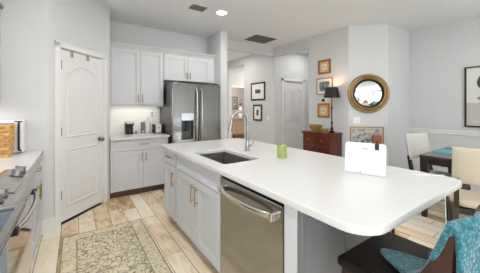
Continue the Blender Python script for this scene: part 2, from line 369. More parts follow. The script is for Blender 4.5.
struct('wall_alcove_end', MB().box(5.52, 5.64, 3.39, 4.57, 0, CEIL), WALL)
# end of the hall, doorway to the far room
mb = MB().box(2.45, 4.26, 6.75, 6.87, 0, CEIL).box(5.2, 6.9, 6.75, 6.87, 0, CEIL).box(4.26, 5.2, 6.75, 6.87, 2.045, CEIL)
struct('wall_hall_end', mb, WALL)
struct('wall_passage', MB().box(6.2, 6.32, 4.57, 6.75, 0, CEIL), WALL)
FARW = mat('far_room_paint', s2l(186, 180, 174), .9)
struct('wall_far_room', MB().box(2.4, 7, 9.0, 9.12, 0, CEIL).box(6.9, 7.0, 6.87, 9, 0, CEIL).box(2.4, 2.5, 6.87, 9, 0, CEIL), FARW)
# rear wall with glass doors behind the camera
mb = MB().box(-.93, -.65, -4.1, -3.98, 0, CEIL).box(2.05, 2.85, -4.1, -3.98, 0, CEIL).box(5.15, 5.4, -4.1, -3.98, 0, CEIL).box(-.65, 2.05, -4.1, -3.98, 2.35, CEIL).box(2.85, 5.15, -4.1, -3.98, 2.35, CEIL).box(2.85, 5.15, -4.1, -3.98, 0, .15)
struct('wall_rear', mb, WALL)
for i, (x0, x1, z0) in enumerate(((-.65, 2.05, 0), (2.85, 5.15, .15))):
    t = thing('window_%d' % (i + 1), None, None, ((x0 + x1) / 2, -4.04, z0), kind='structure')
    mb = MB()
    for k in range(4):
        x = x0 + (x1 - x0) * k / 3
        mb.box(max(x0, x - .03), min(x1, x + .03), -4.08, -4.02, z0, 2.35)
    mb.box(x0, x1, -4.08, -4.02, z0, z0 + .06).box(x0, x1, -4.08, -4.02, 2.29, 2.35)
    mb.build('window_frame', TRIM, t)

# baseboards and chair rail
def base_run(mb, h=.135, t=.014):
    return mb
mb = MB()
pts = [(-.93, 3.38)] + [( -.30 + (.12) * math.cos(math.radians(a)), 3.50 + .12 * math.sin(math.radians(a))) for a in (-90, -79, -68, -56, -45)]
off = []
for k, p in enumerate(pts):
    a = math.radians((-90, -90, -79, -68, -56, -45)[k]); off.append((p[0] + .022 * math.cos(a), p[1] + .022 * math.sin(a)))
pe = FD @ Vector((sA - .06, 0, 0)); po = FD @ Vector((sA - .06, .022, 0))
poly = [(-.26, 3.38)] + [] 
mb.prism(pts + [(pe.x, pe.y), (po.x, po.y)] + off[::-1], 0, .125)
off2 = [(q[0] * .5 + p[0] * .5, q[1] * .5 + p[1] * .5) for p, q in zip(pts, off)]
mb.prism(pts + [(pe.x, pe.y), ((pe.x + po.x) / 2, (pe.y + po.y) / 2)] + off2[::-1], .125, .15)
struct('baseboard_pantry', mb, TRIM)
struct('baseboard_dining', MB().box(5.386, 5.40, -4, 2.03, 0, .13).box(4.53, 5.386, 2.016, 2.03, 0, .13), TRIM)
struct('baseboard_mirror', MB(frame((4.07, 2.49, 0), (1, -1, 0), (-1, -1, 0))).box(0, .65, 0, .014, 0, .13), TRIM)
struct('baseboard_picture', MB().box(4.056, 4.07, 2.50, 3.39, 0, .13).box(4.056, 4.07, 4.57, 5.76, 0, .13), TRIM)
struct('trim_1', MB().box(5.372, 5.40, -4, 2.03, .905, .975, .006).box(5.36, 5.40, -4, 2.03, .955, .98, .005), TRIM)
# backsplash
struct('wall_backsplash', MB().box(NX, 1.30, 4.610, 4.62, .915, 1.43), subway_material())

# pantry door: casing + arched two-panel slab
def arched_panel(mb, x0, x1, z0, z1, rise, y):
    P = [(x0, z0), (x1, z0)]
    if rise:
        n = 18
        for k in range(n + 1):
            u = k / n; x = x1 + (x0 - x1) * u
            P.append((x, z1 + rise * (math.sin(PI * u) ** 1.3)))
    else: P += [(x1, z1), (x0, z1)]
    pts = [(p[0], y, p[1]) for p in P]
    # fill intermediate points so the moulding keeps square corners
    dense = []
    for i, p in enumerate(pts):
        q = pts[(i + 1) % len(pts)]; d = (Vector(q) - Vector(p)).length; n = max(1, int(d / .03))
        for k in range(n): dense.append(tuple(Vector(p).lerp(Vector(q), k / n)))
    mb.tube(dense, .014, 6, closed=True)
    cx, cz = (x0 + x1) / 2, (z0 + z1) / 2
    ins = []
    for x, z in P:
        ins.append((x + (.03 if x < cx - .02 else -.03 if x > cx + .02 else 0), z + (.03 if z < cz else -.03)))
    a = [mb.b.verts.new((x, y, z)) for x, z in ins]; c = [mb.b.verts.new((cx + (x - cx) * .97, y + .006, cz + (z - cz) * .985)) for x, z in ins]
    mb.b.faces.new(c)
    for i in range(len(a)): mb.b.faces.new((a[i], a[(i + 1) % len(a)], c[(i + 1) % len(a)], c[i]))
    mb._x(a + c)
d1 = thing('door_1', None, None, FD @ Vector((sA, 0, 0)), kind='structure')
mb = MB(FD); g = .008
mb.box(sA + g, sB - g, -.050, -.012, .028, 2.055)
mb.build('slab', DOORM, d1)
MB(FD).box(sA, sB, -.12, -.004, 0, .006).box(sA + .006, sB - .006, -.075, -.06, 0, 2.066).build('door_gap_shade', BLACK, d1)  # black strip and backing stand in for shade in the door gaps
mb = MB(FD); arched_panel(mb, sA + .11, sB - .11, 1.02, 1.80, .085, -.012); arched_panel(mb, sA + .11, sB - .11, .20, .86, 0, -.012)
mb.build('panel_moulding', DOORM, d1)
mb = MB(FD)
for x0, x1 in ((sA - .065, sA), (sB, sB + .065)): mb.box(x0, x1, 0, .018, 0, 2.135, .004).box(x0 + (.0 if x0 > .3 else .05), x0 + (.015 if x0 > .3 else .065), .018, .024, 0, 2.075)
mb.box(sA - .065, sB + .065, 0, .018, 2.07, 2.135, .004); mb.box(sA - .065, sB + .065, .018, .024, 2.12, 2.135)
mb.box(sA, sA + .006, -.12, 0, 0, 2.07); mb.box(sB - .006, sB, -.12, 0, 0, 2.07); mb.box(sA, sB, -.12, 0, 2.064, 2.07)
mb.build('casing', TRIM, d1)
for z in (1.87, 1.09, .35):
    MB(FD).cyl((sA + .012, .008, z - .05), (sA + .012, .008, z + .05), .011, seg=8).box(sA + .004, sA + .026, -.012, .004, z - .05, z + .05).build('hinge', DNICK, d1, smooth=40)
mb = MB(FD).lathe([(.0, 0), (.028, .001), (.028, .008), (.011, .012), (.011, .035), (.026, .045), (.030, .058), (.022, .070), (0, .073)], (sB - .065, -.008, .93), 20, axis='y')
mb.build('door_handle', DNICK, d1, smooth=50)
for x, L in ((sA + .16, .05), (sA + .40, .045)):
    MB(FD).box(x - .012, x + .012, -.008, .012, 2.03 - L, 2.055).cyl((x, .014, 2.03 - L), (x, .03, 2.03 - L + .008), .006, seg=8).build('over_door_hook', CHROME, d1)
# alcove door: pair of narrow moulded leaves
d2 = thing('door_2', None, None, (4.735, 4.45, 0), kind='structure')
MB().box(4.378, 5.092, 4.475, 4.51, .01, 2.05).build('slab', DOORM, d2)
mb = MB(frame((4.37, 4.475, 0), (1, 0, 0), (0, -1, 0)))
for x0 in (.07, .405):
    arched_panel(mb, x0, x0 + .255, 1.02, 1.80, .07, 0); arched_panel(mb, x0, x0 + .255, .2, .86, 0, 0)
mb.build('panel_moulding', DOORM, d2)
MB().box(4.305, 4.37, 4.432, 4.45, 0, 2.12, .004).box(5.10, 5.165, 4.432, 4.45, 0, 2.12, .004).box(4.305, 5.165, 4.432, 4.45, 2.06, 2.12, .004).box(4.37, 4.376, 4.45, 4.56, 0, 2.06).box(5.094, 5.10, 4.45, 4.56, 0, 2.06).build('casing', TRIM, d2)
# far doorway casing
struct('trim_2', MB().box(4.19, 4.26, 6.735, 6.75, 0, 2.11, .003).box(5.2, 5.27, 6.735, 6.75, 0, 2.11, .003).box(4.26, 5.2, 6.735, 6.75, 2.045, 2.11, .003), TRIM)

# ceiling fittings
def can(x, y, pw, label):
    t = thing('recessed_light', label, 'ceiling light', (x, y, CEIL), group='round recessed ceiling lights')
    MB().lathe([(.072, 0), (.098, -.001), (.100, -.006), (.074, -.010), (.070, -.004), (.072, 0)], (x, y, CEIL), 28).build('trim_ring', TRIM, t, smooth=40)
    MB().lathe([(0, -.006), (.071, -.006)], (x, y, CEIL), 28).build('lens', LENS, t)
    area('recessed_lamp', (x, y, CEIL - .02), (0, 0, 0), .12, .12, pw, (1, .97, .94), 'DISK')
LENS = mat('lit_lens', (1, 1, 1), .5, emis=(1, .97, .93), estr=6)
for i, (x, y, pw) in enumerate(CANS):
    can(x, y, pw, 'round white recessed light glowing in the ceiling above the fridge end of the island' if i == 0 else 'round white recessed light added unseen in the ceiling to light the room')
LOUV = mat('grey_vent_metal', s2l(96, 90, 86), .6); LOUV2 = mat('pale_vent_metal', s2l(120, 118, 114), .6)
def vent(x0, x1, y0, y1, label, n, along, mcol, fm):
    t = thing('ceiling_vent', label, 'vent', ((x0 + x1) / 2, (y0 + y1) / 2, CEIL))
    b = .022
    MB().box(x0, x1, y0, y0 + b, CEIL - .008, CEIL).box(x0, x1, y1 - b, y1, CEIL - .008, CEIL).box(x0, x0 + b, y0 + b, y1 - b, CEIL - .008, CEIL).box(x1 - b, x1, y0 + b, y1 - b, CEIL - .008, CEIL).build('frame', fm, t)
    mb = MB()
    for k in range(n):
        if along: y = y0 + b + (y1 - y0 - 2 * b) * (k + .5) / n; mb.box(x0 + b, x1 - b, y - .006, y + .008, CEIL - .007, CEIL - .001)
        else: x = x0 + b + (x1 - x0 - 2 * b) * (k + .5) / n; mb.box(x - .006, x + .008, y0 + b, y1 - b, CEIL - .007, CEIL - .001)
    mb.build('louvres', mcol, t)
vent(3.02, 3.58, 3.84, 4.27, 'large dark grey return air grille in the ceiling before the hall opening', 20, True, LOUV, LOUV)
vent(1.385, 1.61, 3.21, 3.39, 'small grey louvred air vent in the ceiling left of the round light', 7, True, LOUV2, LOUV2)

# ------------------------------------------------------------------ back wall cabinets
FB = frame((0, 4.30, 0), (1, 0, 0), (0, -1, 0))
ZB, ZT = 1.42, 2.335
upx0, upx1 = NX + .005, 1.285
t = thing('wall_cabinet', 'tall light grey two-door wall cabinet above the coffee counter', 'cabinet', (.88, 4.61, ZB))
MB().box(upx0, upx1, 4.302, 4.61, ZB, ZT).box(upx0, upx0 + .03, 4.282, 4.302, ZB, ZT).build('body', CAB, t)
MB().box(upx0, upx1, 4.30, 4.318, ZB - .03, ZB).build('light_rail', CAB, t)
xm = .895
door_front(FB, upx0 + .034, xm - .002, ZB + .004, ZT - .006, t, xm - .03, ZB + .105)
door_front(FB, xm + .002, upx1 - .004, ZB + .004, ZT - .006, t, xm + .035, ZB + .105)
t = thing('wall_cabinet', 'short light grey two-door wall cabinet above the fridge', 'cabinet', (1.78, 4.61, 1.86))
MB().box(1.287, 2.298, 4.302, 4.61, 1.86, ZT).box(2.20, 2.298, 4.284, 4.302, 1.86, ZT).build('body', CAB, t)
door_front(FB, 1.292, 1.738, 1.865, ZT - .006, t, 1.71, 1.865 + .10, .11)
door_front(FB, 1.742, 2.198, 1.865, ZT - .006, t, 1.775, 1.865 + .10, .11)
# crown moulding across both units
mb = MB()
prof = [(4.60, ZT), (4.278, ZT), (4.278, ZT + .012), (4.262, ZT + .03), (4.238, ZT + .055), (4.230, ZT + .062), (4.230, ZT + .078), (4.60, ZT + .078)]
a = [mb.b.verts.new((upx0, y, z)) for y, z in prof]; c = [mb.b.verts.new((2.298, y, z)) for y, z in prof]
mb.b.faces.new(a); mb.b.faces.new(c[::-1])
for i in range(len(prof)): mb.b.faces.new((a[i], c[i], c[(i + 1) % len(prof)], a[(i + 1) % len(prof)]))
CAB2 = mat('grey_crown_paint', s2l(206, 206, 206), .5)
tag(mb.build('crown_moulding', CAB2), 'grey crown moulding running along the top of the back wall cabinets', 'moulding')
# base cabinet
FB2 = frame((0, 4.03, 0), (1, 0, 0), (0, -1, 0))
bx0, bx1 = NX + .005, 1.285
t = thing('base_cabinet', 'light grey base cabinet with one wide drawer and two doors under the coffee counter', 'cabinet', (.87, 4.3, 0))
MB().box(bx0, bx1, 4.032, 4.61, .105, .88).box(bx0, bx0 + .03, 4.012, 4.032, .105, .88).build('body', CAB, t)
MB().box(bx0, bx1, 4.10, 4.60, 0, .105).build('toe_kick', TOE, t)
d = door_front(FB2, bx0 + .034, bx1 - .004, .715, .865, t, name='drawer')
pull(FB2, .89, .80, .15, False, d)
door_front(FB2, bx0 + .034, .888, .112, .705, t, .862, .60)
door_front(FB2, .892, bx1 - .004, .112, .705, t, .922, .60)
tag(MB().box(NX + .002, 1.298, 3.975, 4.608, .882, .915, .003).build('back_countertop', QUARTZ), 'white quartz countertop on the back wall beside the fridge', 'countertop')
# under cabinet strip light
t = thing('under_cabinet_light', 'slim lit strip light fixed under the tall wall cabinet', 'light', (.87, 4.5, ZB))
MB().box(.50, 1.24, 4.50, 4.53, ZB - .012, ZB - .001).build('housing', WPLAST, t)
MB().box(.51, 1.23, 4.503, 4.527, ZB - .014, ZB - .012).build('diffuser', mat('strip_diffuser', (1, 1, 1), .5, emis=(1, .94, .86), estr=1.5), t)
area('under_cabinet_lamp', (.87, 4.46, ZB - .02), (0, 0, 0), .7, .04, 1.0, (1, .95, .87))

# fridge
fx0, fx1, fy, fh = 1.315, 2.225, 3.90, 1.79
t = thing('refrigerator', 'stainless steel french door refrigerator with water dispenser in the back wall recess', 'refrigerator', (1.77, 4.25, 0))
MB().box(fx0, fx1, fy + .06, 4.60, .02, fh - .02, .004).build('body', DSTEEL, t)
MB().box(fx0 + .02, fx1 - .02, fy + .09, 4.5, 0, .06).build('plinth', BLACK, t)
FF = frame((0, fy + .055, 0), (1, 0, 0), (0, -1, 0))
dm = 1.783
# left door built around the dispenser recess
rx0, rx1, rz0, rz1 = 1.475, 1.685, .83, 1.245
mb = MB(FF)
mb.box(fx0, rx0, 0, .055, .66, fh, .006).box(rx1, dm - .004, 0, .055, .66, fh, .006).box(rx0 - .01, rx1 + .01, 0, .0548, rz1, fh - .002, .004).box(rx0 - .01, rx1 + .01, 0, .0548, .662, rz0, .004)
ld = mb.build('door', FSTEEL, t)
rd = MB(FF).box(dm + .004, fx1, 0, .055, .66, fh, .008, 3).build('door', FSTEEL, t)
dr = MB(FF).box(fx0, fx1, 0, .055, .05, .65, .008, 3).build('freezer_drawer', FSTEEL, t)
def bow(F, x, z0, z1, out, r=.012):
    pts = []
    for k in range(17):
        u = k / 16; pts.append((x, .055 + out * math.sin(PI * min(1, max(0, u))) ** .35, z0 + (z1 - z0) * u))
    return MB(F).tube(pts, r, 10)
bow(FF, dm - .045, .78, 1.70, .055).build('handle', CHROME, ld, smooth=60)
bow(FF, dm + .045, .78, 1.70, .055).build('handle', CHROME, rd, smooth=60)
MB(FF).tube([(fx0 + .08 + (fx1 - fx0 - .16) * k / 16, .055 + .05 * math.sin(PI * k / 16) ** .35, .57) for k in range(17)], .012, 10).build('handle', CHROME, dr, smooth=60)
dp = MB(FF).box(rx0, rx1, -.0, .008, rz0, rz1).box(rx0, rx0 + .008, .008, .056, rz0, rz1).box(rx1 - .008, rx1, .008, .056, rz0, rz1).box(rx0, rx1, .008, .06, rz0, rz0 + .012).build('dispenser', mat('dispenser_recess', s2l(70, 72, 74), .3, .6), ld)
MB(FF).box(rx0 - .004, rx1 + .004, .02, .060, 1.15, rz1 + .03, .004).build('control_panel', mat('dispenser_panel', s2l(196, 200, 204), .2, .5), dp)
MB(FF).box(1.55, 1.61, .01, .04, .97, 1.14, .004).build('paddle', BLACK, dp)
for x in (fx0 + .09, fx1 - .09): MB(FF).box(x - .05, x + .05, -.06, .03, fh, fh + .018, .004).build('hinge_cover', BLACK, t)

# ------------------------------------------------------------------ things on the back counter
Z = .916
t = thing('coffee_maker', 'small black and silver coffee maker on the white back counter', 'coffee maker', (.76, 4.50, Z))
MB().box(.700, .825, 4.44, 4.56, Z, Z + .035, .008).box(.700, .825, 4.51, 4.56, Z + .03, Z + .16, .008).box(.697, .828, 4.435, 4.56, Z + .145, Z + .205, .012).build('body', BLACK, t)
MB().lathe([(0, 0), (.044, 0), (.050, .05), (.034, .10), (0, .10)], (.762, 4.462, Z + .036), 18).build('carafe', mat('smoked_glass', (.03, .03, .03), .05), t, smooth=40)
MB().box(.708, .817, 4.430, 4.46, Z + .178, Z + .215, .006).build('lid', CHROME, t)
tag(MB().lathe([(0, 0), (.014, 0), (.015, .02), (.009, .035), (.011, .045), (0, .05)], (.872, 4.50, Z), 14).build('pepper_pot', BLACK, smooth=50), 'tiny black pot standing right of the coffee maker', 'pot')
t = thing('glass_canister', 'tall grey glass canister on the back counter, in the middle of the row', 'canister', (.985, 4.50, Z))
MB().lathe([(0, 0), (.036, 0), (.036, .045), (0, .045)], (.985, 4.50, Z), 20).build('base', CHROME, t, smooth=40)
MB().lathe([(0, .045), (.033, .045), (.034, .20), (0, .205)], (.985, 4.50, Z), 20).build('jar', mat('grey_glass', s2l(120, 124, 118), .15), t, smooth=40)
for dx in (-.018, .018): MB().cyl((.985 + dx, 4.46, Z + .02), (.985 + dx, 4.468, Z + .02), .010, seg=12).build('dial', BLACK, t)
t = thing('paper_towel_roll', 'tall white paper towel roll on the back counter left of the white box', 'paper towel', (1.075, 4.53, Z))
MB().cyl((1.075, 4.53, Z), (1.075, 4.53, Z + .012), .045, seg=20).build('base', CHROME, t, smooth=40)
MB().lathe([(.018, .012), (.042, .012), (.042, .245), (.018, .245)], (1.075, 4.53, Z), 24).build('roll', WPLAST, t, smooth=40)
MB().cyl((1.075, 4.53, Z + .012), (1.075, 4.53, Z + .27), .007, seg=10).build('spindle', CHROME, t)
t = thing('toaster', 'white and black toaster at the fridge end of the back counter', 'toaster', (1.19, 4.42, Z))
MB().box(1.165, 1.268, 4.34, 4.50, Z + .01, Z + .165, .015).build('body', WPLAST, t)
MB().box(1.142, 1.166, 4.345, 4.495, Z, Z + .16, .006).build('side_panel', BLACK, t)
MB().box(1.267, 1.288, 4.345, 4.495, Z, Z + .16, .006).build('side_panel', BLACK, t)
MB().box(1.21, 1.222, 4.325, 4.345, Z + .09, Z + .11, .003).build('lever', BLACK, t)
t = thing('wall_outlet', 'white outlet plate on the tiled backsplash above the counter', 'outlet', (1.17, 4.61, 1.15))
MB().box(1.135, 1.205, 4.604, 4.61, 1.19, 1.30, .002).build('plate', WPLAST, t)
for z in (1.205, 1.255): MB().box(1.155, 1.185, 4.602, 4.605, z, z + .03).build('socket', GREYP, t)

# ------------------------------------------------------------------ island
IX0, IX1, IY0, IY1 = .875, 2.035, .455, 3.015
ZC, TH = .915, .036
def rounded(x0, x1, y0, y1, rads, n=10):   # corners: (x0,y0),(x1,y0),(x1,y1),(x0,y1)
    out = []
    for (cx, cy, sx, sy, a0), r in zip(((x0, y0, 1, 1, 180), (x1, y0, -1, 1, 270), (x1, y1, -1, -1, 0), (x0, y1, 1, -1, 90)), rads):
        for k in range(n + 1):
            a = math.radians(a0 + 90 * k / n); out.append((cx + sx * r + r * math.cos(a), cy + sy * r + r * math.sin(a)))
    return out
def plate_with_hole(outer, inner, z0, z1, bev=.003):
    cu = bpy.data.curves.new('tmp', 'CURVE'); cu.dimensions = '2D'; cu.fill_mode = 'BOTH'; cu.extrude = (z1 - z0) / 2 - bev; cu.bevel_depth = bev; cu.bevel_resolution = 1
    cu.offset = -bev
    for P in (outer, inner):
        if not P: continue
        sp = cu.splines.new('POLY'); sp.points.add(len(P) - 1); sp.use_cyclic_u = True
        for q, p in zip(sp.points, P): q.co = (p[0], p[1], 0, 1)
    o = bpy.data.objects.new('tmp', cu); COL.objects.link(o)
    me = bpy.data.meshes.new_from_object(o.evaluated_get(bpy.context.evaluated_depsgraph_get()))
    bpy.data.objects.remove(o); bpy.data.curves.remove(cu)
    mb = MB(); mb.b.from_mesh(me); bpy.data.meshes.remove(me)
    bmesh.ops.translate(mb.b, vec=(0, 0, (z0 + z1) / 2), verts=mb.b.verts); return mb
SX0, SX1, SY0, SY1 = .988, 1.362, 1.668, 2.31
top = plate_with_hole(rounded(IX0, IX1, IY0, IY1, (.13, .085, .02, .02)), rounded(SX0, SX1, SY0, SY1, (.02,) * 4, 5), ZC - TH, ZC).build('island_countertop', QUARTZ)
tag(top, 'large white quartz island countertop with rounded corners and a sink cutout', 'countertop')
# sink bowl
mb = MB(); h = .21; e = .006
def shell(x0, x1, y0, y1, z0, z1, th):
    mb.box(x0 - th, x1 + th, y0 - th, y1 + th, z0 - th, z0); mb.box(x0 - th, x0, y0 - th, y1 + th, z0, z1); mb.box(x1, x1 + th, y0 - th, y1 + th, z0, z1)
    mb.box(x0, x1, y0 - th, y0, z0, z1); mb.box(x0, x1, y1, y1 + th, z0, z1)
shell(SX0 - .004, SX1 + .004, SY0 - .004, SY1 + .004, ZC - TH - h, ZC - TH, .006)
t = thing('sink', 'dark grey rectangular undermount sink set into the island countertop', 'sink', (1.175, 1.985, ZC - TH - h))
mb.build('bowl', SINKM, t)
MB().lathe([(0, .002), (.03, .002), (.045, .006), (.045, 0)], (1.175, 1.985, ZC - TH - h), 20).build('drain', CHROME, t, smooth=40)
# faucet
t = thing('kitchen_faucet', 'brushed nickel gooseneck pull-down faucet behind the island sink', 'faucet', (1.50, 2.06, ZC))
MB().lathe([(0, 0), (.030, 0), (.030, .006), (.024, .012), (.022, .10), (.017, .115), (0, .115)], (1.50, 2.06, ZC), 24).build('base', FAUC, t, smooth=40)
pts = [(1.50, 2.06, ZC + .10), (1.50, 2.06, ZC + .20), (1.50, 2.06, ZC + .30)]
for k in range(1, 16):
    a = PI * k / 16 * 1.06; pts.append((1.40 + .10 * math.cos(a), 2.06, ZC + .315 + .10 * math.sin(a)))
MB().tube(pts, .015, 14).build('spout', FAUC, t, smooth=60)
e = Vector(pts[-1])
MB().tube([e + Vector((.001, 0, .005)), e + Vector((-.006, 0, -.03)), e + Vector((-.016, 0, -.085)), e + Vector((-.018, 0, -.10))], [.014, .016, .020, .017], 16).build('spray_head', FAUC, t, smooth=60)
MB().cyl((1.52, 2.05, ZC + .055), (1.545, 2.035, ZC + .058), .014, seg=14).tube([(1.545, 2.035, ZC + .06), (1.556, 2.03, ZC + .10), (1.562, 2.025, ZC + .15)], [.008, .006, .005], 10).build('lever', FAUC, t, smooth=60)
# island body
FI = frame((.925, 0, 0), (0, -1, 0), (-1, 0, 0))   # local x = -world y ; outward = -X
Y = lambda y: -y
ZCB = ZC - TH - .001
t = thing('island_cabinet', 'light grey narrow island cabinet with one drawer and one door nearest the fridge', 'cabinet', (1.2, 2.78, 0))
MB().box(.926, 1.60, 2.585, 2.985, .105, ZCB).build('body', CAB, t)
MB().box(.985, 1.60, 2.585, 2.97, 0, .105).build('toe_kick', TOE, t)
d = door_front(FI, Y(2.98), Y(2.595), .715, .868, t, name='drawer'); pull(FI, Y(2.78), .80, .11, False, d)
door_front(FI, Y(2.98), Y(2.595), .112, .705, t, Y(2.635), .575, .16)
t = thing('sink_cabinet', 'light grey double-door island cabinet below the sink with a false drawer front', 'cabinet', (1.2, 2.05, 0))
mb = MB().box(.926, .945, 1.592, 2.58, .105, ZCB).box(.945, 1.60, 1.592, 1.62, .105, ZCB).box(.945, 1.60, 2.55, 2.58, .105, ZCB).box(.945, 1.60, 1.62, 2.55, .105, .13).box(1.58, 1.60, 1.62, 2.55, .13, ZCB)
mb.box(.905, .926, 2.53, 2.545, .105, .868)
mb.build('body', CAB, t)
MB().box(.9255, .9275, 2.545, 2.583, .105, ZCB).build('gap_shade_strip', GAPM, t)  # dark strip, its colour stands in for shade in the cabinet gap
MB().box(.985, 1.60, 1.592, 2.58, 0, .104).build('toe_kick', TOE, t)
door_front(FI, Y(2.525), Y(1.598), .715, .868, t, name='drawer_front')
door_front(FI, Y(2.525), Y(2.045), .112, .705, t, Y(2.085), .575, .17)
door_front(FI, Y(2.04), Y(1.598), .112, .705, t, Y(2.00), .575, .17)
t = thing('dishwasher', 'stainless steel dishwasher with a bowed bar handle built into the island', 'dishwasher', (1.2, 1.25, 0))
MB().box(.93, 1.52, .915, 1.585, .10, ZCB - .01).build('tub', BLACK, t)
MB().box(.903, .93, .925, 1.587, .105, .845, .004).build('door', STEEL, t)
MB().box(.912, .93, .918, 1.587, .847, .872, .002).build('control_strip', BLKGLOSS, t)
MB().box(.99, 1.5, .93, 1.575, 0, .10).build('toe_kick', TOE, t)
mb = MB(); n = 20
def hs(u, v):
    y = 1.545 - (1.545 - .985) * u; o = .052 * math.sin(PI * u) ** .55
    a = 2 * PI * v; return Vector((.895 - o + .009 * math.cos(a), y, .775 + .018 * math.sin(a)))
mb.grid(lambda u, v: hs(u, v), 22, 13)
mb.build('handle', CHROME, t, smooth=60)
MB().box(.866, .903, .972, .998, .752, .798, .004).build('handle_bracket', CHROME, t)
MB().box(.866, .903, 1.535, 1.560, .752, .798, .004).build('handle_bracket', CHROME, t)
t = thing('island_end_cabinet', 'panelled near end of the island, coloured darker for the shade under the seating overhang, right of the dishwasher', 'island end', (1.2, .85, 0))
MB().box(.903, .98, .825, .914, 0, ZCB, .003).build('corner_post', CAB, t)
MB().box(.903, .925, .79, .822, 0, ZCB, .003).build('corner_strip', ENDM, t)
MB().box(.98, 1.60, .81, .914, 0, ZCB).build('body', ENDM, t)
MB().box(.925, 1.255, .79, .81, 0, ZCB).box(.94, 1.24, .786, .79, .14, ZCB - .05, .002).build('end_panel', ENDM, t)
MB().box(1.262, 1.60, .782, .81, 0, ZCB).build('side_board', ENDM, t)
tag(MB().box(1.603, 1.66, .79, 2.985, 0, ZCB).build('island_back_panel', CAB), 'long light grey back board of the island facing the dining side', 'panel')
t = thing('island_outlet', 'white outlet plate on the island end panel under the countertop overhang', 'outlet', (1.42, .78, .8))
MB().box(1.385, 1.455, .777, .782, .745, .86, .002).build('plate', WPLAST, t)
for z in (.76, .81): MB().box(1.405, 1.435, .775, .777, z, z + .03).build('socket', GREYP, t)
tag(MB().cyl((1.86, .80, 0), (1.86, .80, .012), .03, seg=16).cyl((1.86, .80, .012), (1.86, .80, ZCB), .011, seg=10).build('support_rod', BLACK, smooth=40), 'thin black metal rod standing under the island overhang behind the bar stool', 'support rod')

# green candle glass
t = thing('candle_glass', 'green glass jar candle on the island behind the sink', 'candle', (1.555, 1.60, ZC))
GG = mat('green_glass', s2l(176, 190, 116), .12, var=.3, vscale=30)
MB().lathe([(0, 0), (.042, 0), (.045, .008), (.045, .115), (.041, .115), (.041, .085), (0, .085)], (1.555, 1.60, ZC + .001), 28).build('jar', GG, t, smooth=40)
MB().lathe([(0, .0), (.0408, .0), (.0408, .006), (0, .006)], (1.555, 1.60, ZC + .086), 24).build('wax', mat('pale_green_wax', s2l(214, 220, 180), .6), t, smooth=40)

# tablet in its white case
ty0, ty1 = Vector((1.583, 1.000, 0)), Vector((1.664, .760, 0))
Ut = (ty1 - ty0).normalized(); Nt = Vector((-Ut.y, Ut.x, 0));
if Nt.x > 0: Nt = -Nt
TW = (ty1 - ty0).length
t = thing('tablet_stand', 'white tablet in a folding case standing on the island with a black clip on top', 'tablet', (ty0 + ty1) / 2 + Vector((0, 0, ZC)))
FT = frame((ty0.x, ty0.y, ZC + .002), Ut, Nt) @ Matrix.Rotation(math.radians(9), 4, 'X')
P = rounded(0, TW, 0, .212, (.008, .008, .02, .02), 5)
mb = MB(FT @ Matrix(((1, 0, 0, 0), (0, 0, 1, 0), (0, 1, 0, 0), (0, 0, 0, 1)))); mb.prism(P, -.012, 0); body = mb.build('shell', WPLAST, t)
MB(FT).box(.004, TW - .004, 0, .004, .004, .062, .002).build('fold_flap', mat('white_case_flap', s2l(232, 232, 234), .45), t)
FT0 = frame((ty0.x, ty0.y, ZC + .001), Ut, Nt)
MB(FT0).box(.006, TW - .006, -.11, -.001, 0, .006, .002).build('base_flap', WPLAST, t)
MB(FT).box(TW * .43, TW * .57, 0, .0012, .168, .174).build('emblem', GREYP, t)
MB(FT).box(TW - .066, TW - .040, -.004, .010, .168, .212, .006, 3).lathe([(0, .0), (.009, .0), (.009, .012), (0, .014)], (TW - .053, .004, .182), 14, axis='y').box(TW - .057, TW - .049, -.003, .008, .208, .232, .003).build('camera_clip', BLACK, t)
MB(FT).box(TW * .40, TW * .42, .003, .006, .006, .014).build('port', BLACK, t)
# charging cord across the counter, over the edge
pts = [(1.70, .78, ZC + .004), (1.80, .72, ZC + .004), (1.90, .665, ZC + .004), (1.985, .59, ZC + .004), (2.030, .565, ZC + .004), (2.041, .562, ZC - .01), (2.042, .56, ZC - .08), (2.045, .555, .6), (2.06, .56, .3), (2.075, .57, .05), (2.09, .60, .006), (2.30, .80, .006)]
def smoothpath(P, n=6):
    P = [Vector(p) for p in P]; out = []
    for i in range(len(P) - 1):
        a, b, c, d = P[max(i - 1, 0)], P[i], P[i + 1], P[min(i + 2, len(P) - 1)]
        for k in range(n):
            u = k / n; out.append(.5 * ((2 * b) + (c - a) * u + (2 * a - 5 * b + 4 * c - d) * u * u + (3 * b - a - 3 * c + d) * u ** 3))
    return out + [P[-1]]
tag(MB().tube(smoothpath(pts), .0028, 8).build('charging_cord', WPLAST, smooth=60), 'thin white charging cord running from the tablet over the island edge to the floor', 'cord')

# ------------------------------------------------------------------ left counter, range, basket, microwave
FLc = frame((-.315, 0, 0), (0, 1, 0), (1, 0, 0))
t = thing('base_cabinet', 'light grey base cabinet in the corner between the range and the pantry wall', 'cabinet', (-.6, 2.9, 0))
MB().box(-.925, -.316, 2.385, 3.375, .105, .88).build('body', CAB, t)
MB().box(-.925, -.38, 2.385, 3.375, 0, .105).build('toe_kick', TOE, t)
d = door_front(FLc, 2.39, 3.33, .715, .865, t, name='drawer'); pull(FLc, 2.88, .80, .15, False, d)
door_front(FLc, 2.39, 2.86, .112, .705, t, 2.83, .60); d = door_front(FLc, 2.865, 3.33, .112, .705, t, 2.9, .60)
tag(MB().box(-.928, -.288, 2.38, 3.378, .882, .915, .003).build('corner_countertop', QUARTZ), 'white quartz countertop between the range and the pantry wall', 'countertop')
